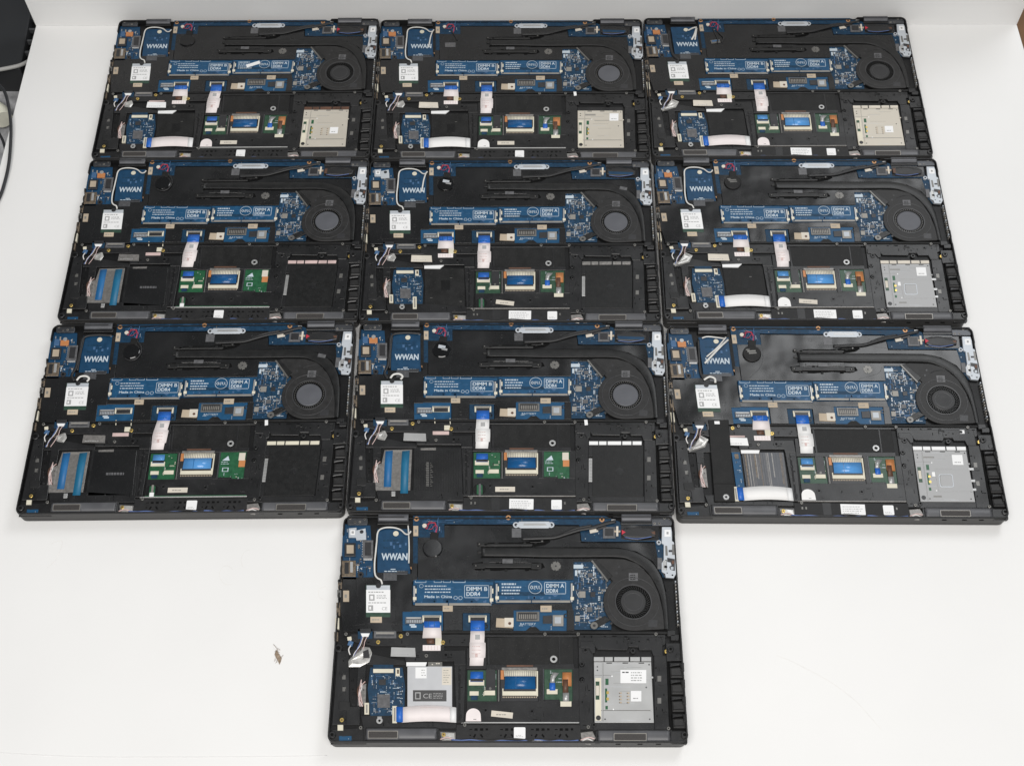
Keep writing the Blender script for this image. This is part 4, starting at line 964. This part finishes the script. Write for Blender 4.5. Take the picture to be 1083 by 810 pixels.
def tape_panel(txt):
    def fn(b):
        b.pg([(139,448),(225,446),(219,588),(112,588),(102,560),(124,520)], 10, 12.6, 'film_grey', .2)
        b.bx(146, 450, 216, 455, 12.6, 12.65, 'coil', 0)
        for k in range(16): b.bx(164+k*2, 458, 164.7+k*2, 584, 12.6, 12.63, 'bezel_grey', 0)
        b.pg([(232,440),(380,440),(384,604),(228,604)], 10, 12.2, 'frame_black', .25)
        if txt == 'wide':
            b.pg([(240,446),(372,446),(376,598),(236,598)], 12.2, 12.6, 'sheet_black', .2); b.dashes(285, 518, 345, 530, 1, 12.65, 'chip_grey', 6, hgt=.7)
        elif txt == 'tall':
            for k in range(26): b.bx(240+k*5.2, 450, 241+k*5.2, 596, 12.2, 12.5, 'matte_black', .1)
            for k in range(14): b.bx(268+random.Random(k).uniform(0,2), 490+k*6, 278, 494+k*6, 12.5, 12.56, 'bezel_grey', 0); b.bx(282, 492+k*6, 285+(k%3)*3, 494+k*6, 12.5, 12.56, 'bezel_grey', 0)
        b.bx(160, 590, 172, 606, 10, 14, 'silver', .3); b.pg([(252,442),(300,440),(300,448),(252,448)], 12.2, 12.9, 'film_grey', .1)
    return fn
def tape_strip(x0, x1, mt, ext):
    def fn(b): b.strip([(x0+6,452,x1+6,450,12.95),(x0+3,500,x1+3,500,13.1),(x0,575+ext,x1,575+ext,12.9)], .25, mt)
    return fn
def dark_bar(b):
    b.pg([(154,331),(217,331),(203,608),(139,608)], 11, 16.2, 'matte_black', .5); b.bx(172, 336, 188, 346, 16.2, 16.3, 'label_white', .02); b.bx(144,548,205,549.5,16.2,16.25,'deep_black',0)
def bar_screw(b): b.cy(176, 594, 12, 16, 16.9, 'chip', 20, .3); b.ring(176, 594, 4, 9, 16.8, 17.3, 'silver', 18)
def side_board(b): b.bx(214, 440, 240, 606, 10, 12.6, 'pcb_bright', .1); b.scatter(214,445,239,600,40,12.6,['solder','trace_blue','chip','silk_white'],6,1.5,4); b.bx(222,446,234,462,12.6,13.6,'port_brown',.2)
def left_conn(b):
    b.bx(104, 338, 146, 366, 10.5, 14, 'pcb_dark', .2); b.bx(110, 337, 142, 348, 14, 15.2, 'chip', .2); b.pg([(112,350),(138,350),(134,360),(116,360)], 14, 15.6, 'label_white', .4)
    for k, mt in enumerate(('wire_blue','wire_white','brown','antenna_black','wire_pink')):
        rnd = random.Random(40+k); b.tube([(116+4*k, 358, 15), (112+3*k, 374, 15.5), (106+4*k+rnd.uniform(-4,4), 388, 15), (92+5*k+rnd.uniform(-6,6), 408, 14.4), (84+4*k, 430, 13.6)], .42, mt, 5, 6)
    b.tube([(80,366,13.5),(86,380,14),(78,396,14),(82,412,13.5)], .6, 'wire_white'); b.bx(76,372,90,386,12,14.6,'trace_blue',.3,20); b.bx(74,360,86,370,12,14.4,'conn_cream',.3,-10)
def card_conn(b):
    b.bx(150, 344, 214, 364, 11, 14.2, 'chip_grey', .2); b.bx(156, 347, 208, 352, 14.2, 14.5, 'coil', .1); b.bx(156, 355, 208, 359, 14.2, 14.4, 'gunmetal', .1); b.bx(146,364,236,386,10,12.8,'chip',.2)
def foil(kind):
    def fn(b):
        rnd = random.Random(3 if kind == 1 else 8)
        if kind == 1: P = [(100,405),(118,388),(140,390),(146,404),(136,432),(112,446),(76,446),(74,432)]
        elif kind == 2: P = [(98,420),(124,385),(146,398),(134,424),(84,440),(78,430)]
        else: P = [(108,392),(140,382),(146,400),(140,416),(118,410)]
        base = len(b.v); n = 7; c = np.mean(P, 0)
        rings = [(1.0,13),(.7,15),(.4,15.6)]
        for f, z in rings:
            for i in range(len(P)): x = c[0]+(P[i][0]-c[0])*f+rnd.uniform(-2,2); y = c[1]+(P[i][1]-c[1])*f+rnd.uniform(-2,2); zz = z+rnd.uniform(-1,1); b.v.append((*L(x,y,zz), zz*.001))
        m = len(P)
        for r in range(2):
            for i in range(m): a = base+r*m+i; q = base+r*m+(i+1)%m; b.face((a,q,q+m,a+m), 'foil')
        b.face(range(base+2*m, base+3*m), 'foil')
        if kind == 1: b.pg([(118,402),(134,396),(138,420),(120,422)], 15.5, 16.6, 'chip', .4)
    return fn
def label_left(mt):
    def fn(b):
        b.pg([(200,390),(268,392),(270,418),(198,416)], 12.6, 13.9, mt, .08); b.dashes(206, 408, 262, 414, 1, 13.95, 'ink_grey', 3, hgt=.35)
        if mt == 'label_white': b.bx(205,384,262,389,12.6,13.7,'copper_flex' if False else 'wire_pink',.05)
    return fn
STEEL = [(70,352),(246,352),(735,352),(958,352),(300,414),(410,612),(764,618),(994,622),(112,620),(640,352)]
def steel_screw(i):
    x, y = STEEL[i]
    def fn(b): b.cy(x, y, 5, 13, 15.6, 'bezel_grey', 14, .3); b.cy(x, y, 2, 15.6, 15.7, 'deep_black', 8, 0)
    return fn
SCREWS = [(162,375),(227,358),(348,376),(58,598),(988,402),(350,640)]
def screw(i):
    x, y = SCREWS[i]
    def fn(b): b.cy(x, y, 6, 12, 14.8, 'brass', 16, .3); b.cy(x, y, 2.5, 14.8, 14.9, 'brown', 8, 0)
    return fn
def cream_block(b): b.bx(46, 612, 62, 628, 12, 15, 'conn_cream', .3)
def stuck_strip(b): b.bx(545, 212, 596, 226, 15.3, 15.6, 'label_white', .04, -22)
def dangling_tag(b): b.pg([(764,345),(774,345),(776,362),(766,364)], 14.0, 15, 'label_white', .1)
def white_square(b): b.bx(932, 362, 946, 374, 13.9, 14.1, 'label_white', .03)

def laptop(pose, label, s):
    root = bpy.data.objects.new('opened_laptop', None); COL.objects.link(root)
    root['label'] = label; root['category'] = 'laptop'; root['group'] = 'opened laptops laid out on the white table'
    P = lambda name, key, fn, par=root: part(par, name, key, fn)
    P('lid', 0, lid); P('base_shell', 0, shell)
    P('hinge', 0, hinge(163, 249, 7, 33)); P('hinge', 1, hinge(859, 944, 7, 33))
    P('hinge_bracket', 0, corner_bracket(74, 14, 132, 40, 1)); P('hinge_bracket', 1, corner_bracket(946, 14, 1004, 42, 2))
    P('motherboard', 0, motherboard); P('insulation_sheet', 0, sheets); P('foam_patch', 0, grey_patch)
    P('port_block', s['port'], port_left(s['port']))
    P('wwan_socket_board', 0, wwan(0)); P('antenna_cable', s['ant'], antenna(s['ant']))
    wf = P('wireless_card', 0, wifi); P('label', 'wifi', wifi_label, wf)
    for i in range(5): P('tape_patch', i, tape(i))
    P('clip', 0, cream_conn)
    d = P('memory_slot', 'B', dimm('B')); P('latch', 0, latch(267, 212, 262), d); P('latch', 1, latch(487, 212, 266), d)
    d = P('memory_slot', 'A', dimm('A')); P('latch', 2, latch(503, 206, 260), d); P('latch', 3, latch(718, 204, 262), d)
    if s.get('strip'): P('white_sticker', 0, stuck_strip)
    P('heatsink', 0, heatsink); hp = P('heat_pipe', 0, heat_pipe); P('pipe_gap_shade', 0, pipe_gap, hp)
    fan = P('fan', 0, fan_housing); P('rotor', s['hub'], rotor(s['hub']), fan); P('fan_arm', 0, fan_arm(0), fan); P('fan_arm', 1, fan_arm(1), fan)
    P('sticker', 0, fan_sticker, fan); P('sticker', 1, fan_sticker_low, fan); 
    if s.get('ptag'): P('tag', 0, pipe_tag, hp)
    P('support_bracket', 0, support_bracket); P('speaker_cable', 0, dc_cable); P('power_plug', s['plug'], power_plug(s['plug'])); P('port_bracket', 0, port_bracket)
    P('coin_cell', s['coin'], coin(s['coin'])); P('coin_cell_wires', 0, red_wires); P('star_screw', 0, star_screw)
    P('battery_connector', 0, batt_conn); P('coil', 0, coil_block); P('chip', 'mosfet', mosfet); P('edge_connector', 0, edge_conn)
    P('chip', 'vrm', chip_at(770, 232, 784, 246, 13.4, 1, 'chip')); P('coil', 1, chip_at(738, 230, 756, 248, 13.4, 1.4, 'coil')); P('coil', 2, chip_at(726, 300, 740, 316, 13.4, 1.6, 'coil'))
    P('ribbon_connector', 'v', zif(289, 343, 299))
    if s['vid']:
        r = P('display_ribbon', s['vid'], vid_ribbon('ribbon_'+s['vid'])); P('stiffener', 'v', vid_stiff, r)
    else: P('clip', 'novid', novid)
    P('ribbon_connector', 'm', zif(421, 473, 299)); r = P('touchpad_ribbon', (s['rib'], s['sk']), main_ribbon('ribbon_'+s['rib'], s['sk'])); P('stiffener', 'm', main_stiff, r)
    P('palmrest_frame', 0, palm); P('tray_ring', 0, tray_ring)
    sp = P('speaker', 0, speaker(126, 332, 615, 662)); P('grille', 0, grille(130, 222, 626, 654), sp)
    sp = P('speaker', 1, speaker(790, 1000, 621, 667)); P('grille', 1, grille(834, 934, 633, 661), sp)
    fs = P('front_strip', s['perf'], front_strip(s['perf'])); P('label', ('small', s['perf']), small_label(551 if s['perf'] else 662), fs)
    if not s['perf']: P('label', 'long', long_label, fs)
    P('front_wires', 0, front_wires); P('clear_film', 0, cellophane)
    P('touchpad_board', (s['tp'], s['film']), touch(s['tp'], s['film'])); P('tape_tab', s['tab'], half_tab(s['tab']))
    if s['tag'] is not None: P('paper_tag', s['tag'], tag(s['tag']))
    cg = P('card_cage', s['cage'], cage(s['cage'])); P('cage_strip', s['ctop'], cage_top(s['ctop']))
    if s['cage'] in ('R4', 'contacts'): P('contact_pads', 0, contacts, cg)
    for q in s['clab']: P('label', q, cage_label(*q), cg)
    if s['low'] == 'board':
        rb = P('reader_board', 0, reader_board); P('chip', 'r1', chip_at(160, 525, 196, 563, 12.4, 1.4, 'chip_grey'), rb); P('chip', 'r2', chip_at(164, 482, 184, 498, 12.4, 1.1, 'chip'), rb)
        P('cable_bundle', 0, pink_wires); pl = P('card_slot', s['slot'], slot_plate(s['slot']))
        if s['slot'] == 'silver':
            for k in range(3): P('label', ('slot', k), slot_label(k), pl)
    elif s['low'] == 'bar':
        db = P('cooling_bar', 0, dark_bar); P('bar_screw', 0, bar_screw, db); P('side_board', 0, side_board); P('card_slot', 'sheen_stripes', slot_plate('sheen_stripes')); P('cable_bundle', 0, pink_wires)
    else:
        tp = P('shielding_panel', s['low'][1], tape_panel(s['low'][1])); P('blue_tape', 0, tape_strip(136, 159, 'tape_blue', 0), tp); P('blue_tape', 1, tape_strip(188, 212, 'tape_teal', 22), tp)
        P('cable_bundle', 0, pink_wires)
    if s.get('flat'):
        r = P('card_ribbon', s['flat'], flat_ribbon('ribbon_'+s['flat'])); P('stiffener', 'f', flat_stiff, r)
    if s['low'] in ('board', 'bar'): P('ribbon_connector', 'f', flat_conn)
    P('wire_connector', 0, left_conn); P('card_connector', 0, card_conn); P('foil_scrap', s['foil'], foil(s['foil']))
    P('label_sticker', s['ll'], label_left(s['ll']))
    for i in range(len(SCREWS)): P('screw', i, screw(i))
    for i in range(len(STEEL)): P('screw', 'steel%d' % i, steel_screw(i))
    P('rubber_block', 0, cream_block)
    if s.get('dang'): P('white_tag', 0, dangling_tag)
    if s.get('sq'): P('white_tag', 1, white_square)
    root.location = (pose[0], pose[1], 0); root.rotation_euler = (0, 0, pose[2])
    return root

RED, BLK, BLU = ('wire_red','antenna_black',True), ('antenna_black','antenna_black',False), ('wire_red','pcb_dark',False)
QR = (886, 515, 916, 545, 1); UR = (897, 446, 930, 480, 1); BIG = (856, 455, 930, 493, 4)
SPECS = [
 ((-.3292,.5183,-.0154), 'opened black laptop with a crooked white sticker on its blue memory board, back row',
  dict(port='orange', ant='loop3', hub=False, plug=RED, coin='plain', vid='pink', rib='pink', sk=5, perf=True, tp=1, film='flex_blue', tab='pink', tag=0, cage='contacts', ctop='brown', clab=(QR,), low='board', slot='empty', flat='pink', foil=3, ll='label_white', strip=True)),
 ((.0049,.5096,-.0206), 'opened black laptop with plain beige card cage and white lower ribbon, back row',
  dict(port='orange', ant='loop2', hub=True, plug=BLU, coin='none', vid='pink', rib='pink', sk=0, perf=True, tp=1, film='flex_blue', tab='white', tag=0, cage='plain', ctop='frame_black', clab=(UR,), low='board', slot='empty', flat='white', foil=3, ll='label_cream', dang=True)),
 ((.340,.505,-.019), 'opened black laptop with beige card cage and long white label, back row right end',
  dict(port='orange', ant='top', hub=False, plug=RED, coin='tag', vid='pink', rib='pink', sk=-3, perf=False, tp=1, film='flex_blue_sheen', tab='pink', tag=None, cage='contacts', ctop='label_cream', clab=(QR,), low='board', slot='empty', flat='pink', foil=2, ll='label_cream')),
 ((-.3328,.2889,-.0181), 'opened black laptop with two blue tape strips and a looping white antenna cable',
  dict(port='orange', ant='loop3', hub=True, plug=BLK, coin='ring', vid=None, rib='pink', sk=6, perf=True, tp=2, film='flex_blue', tab='hole', tag=None, cage='black', ctop='wire_pink', clab=(), low=('tape','wide'), foil=3, ll='film_grey', ptag=False)),
 ((.0007,.2801,-.0185), 'opened black laptop with bare blue circuit board, surrounded by laptops on all four sides',
  dict(port='silver', ant='loop2', hub=True, plug=BLU, coin='white', vid='pink', rib='pink', sk=0, perf=False, tp=1, film='flex_blue', tab='hole2', tag=8, cage='black', ctop='film_grey', clab=(), low='board', slot='empty', flat=None, foil=3, ll='label_cream', ptag=True)),
 ((.3372,.2744,-.0204), 'opened black laptop with silver card cage and arched white ribbon beside blue circuit board',
  dict(port='orange', ant='loop3', hub=True, plug=BLK, coin='text', vid='pink', rib='pink', sk=-4, perf=False, tp=1, film='flex_blue_sheen', tab='white', tag=5, cage='square', ctop='label_cream', clab=(UR,), low='board', slot='empty', flat='white', foil=2, ll='label_cream')),
 ((-.3386,.0571,-.0096), 'opened black laptop with two blue tape strips and small square front label, nearest left corner',
  dict(port='orange', ant='black', hub=True, plug=RED, coin='ring', vid=None, rib='pink', sk=7, perf=True, tp=2, film='flex_blue_sheen', tab='hole', tag=0, cage='black', ctop='conn_cream', clab=(), low=('tape','wide'), foil=3, ll='film_grey', ptag=True, dang=True)),
 ((-.0018,.0514,-.0212), 'opened black laptop with two blue tape strips and a long white front label',
  dict(port='orange', ant='black', hub=True, plug=BLU, coin='white', vid=None, rib='white', sk=0, perf=False, tp=2, film='flex_blue', tab='hole2', tag=0, cage='black', ctop='label_white', clab=(), low=('tape','tall'), foil=3, ll='silver', dang=True)),
 ((.3339,.0389,-.0254), 'opened black laptop with a dark bar beside a sheen-striped card slot',
  dict(port='orange', ant='cross', hub=False, plug=RED, coin='text', vid='pink', rib='white', sk=-4, perf=False, tp=1, film='flex_blue_sheen', tab='white', tag=None, cage='square', ctop='label_white', clab=(UR,), low='bar', slot='sheen_stripes', flat='white', foil=2, ll='label_white', sq=True)),
 ((-.0079,-.1804,-.0187), 'opened black laptop lying alone in front of the three rows, silver card slot',
  dict(port='silver', ant='loop', hub=False, plug=RED, coin='plain', vid='pink', rib='pink', sk=0, perf=True, tp=1, film='flex_blue', tab='pink', tag=6, cage='R4', ctop='silver', clab=(QR, BIG), low='board', slot='silver', flat='pink', foil=1, ll='silver')),
]
for pose, lab, s in SPECS: laptop(pose, lab, s)
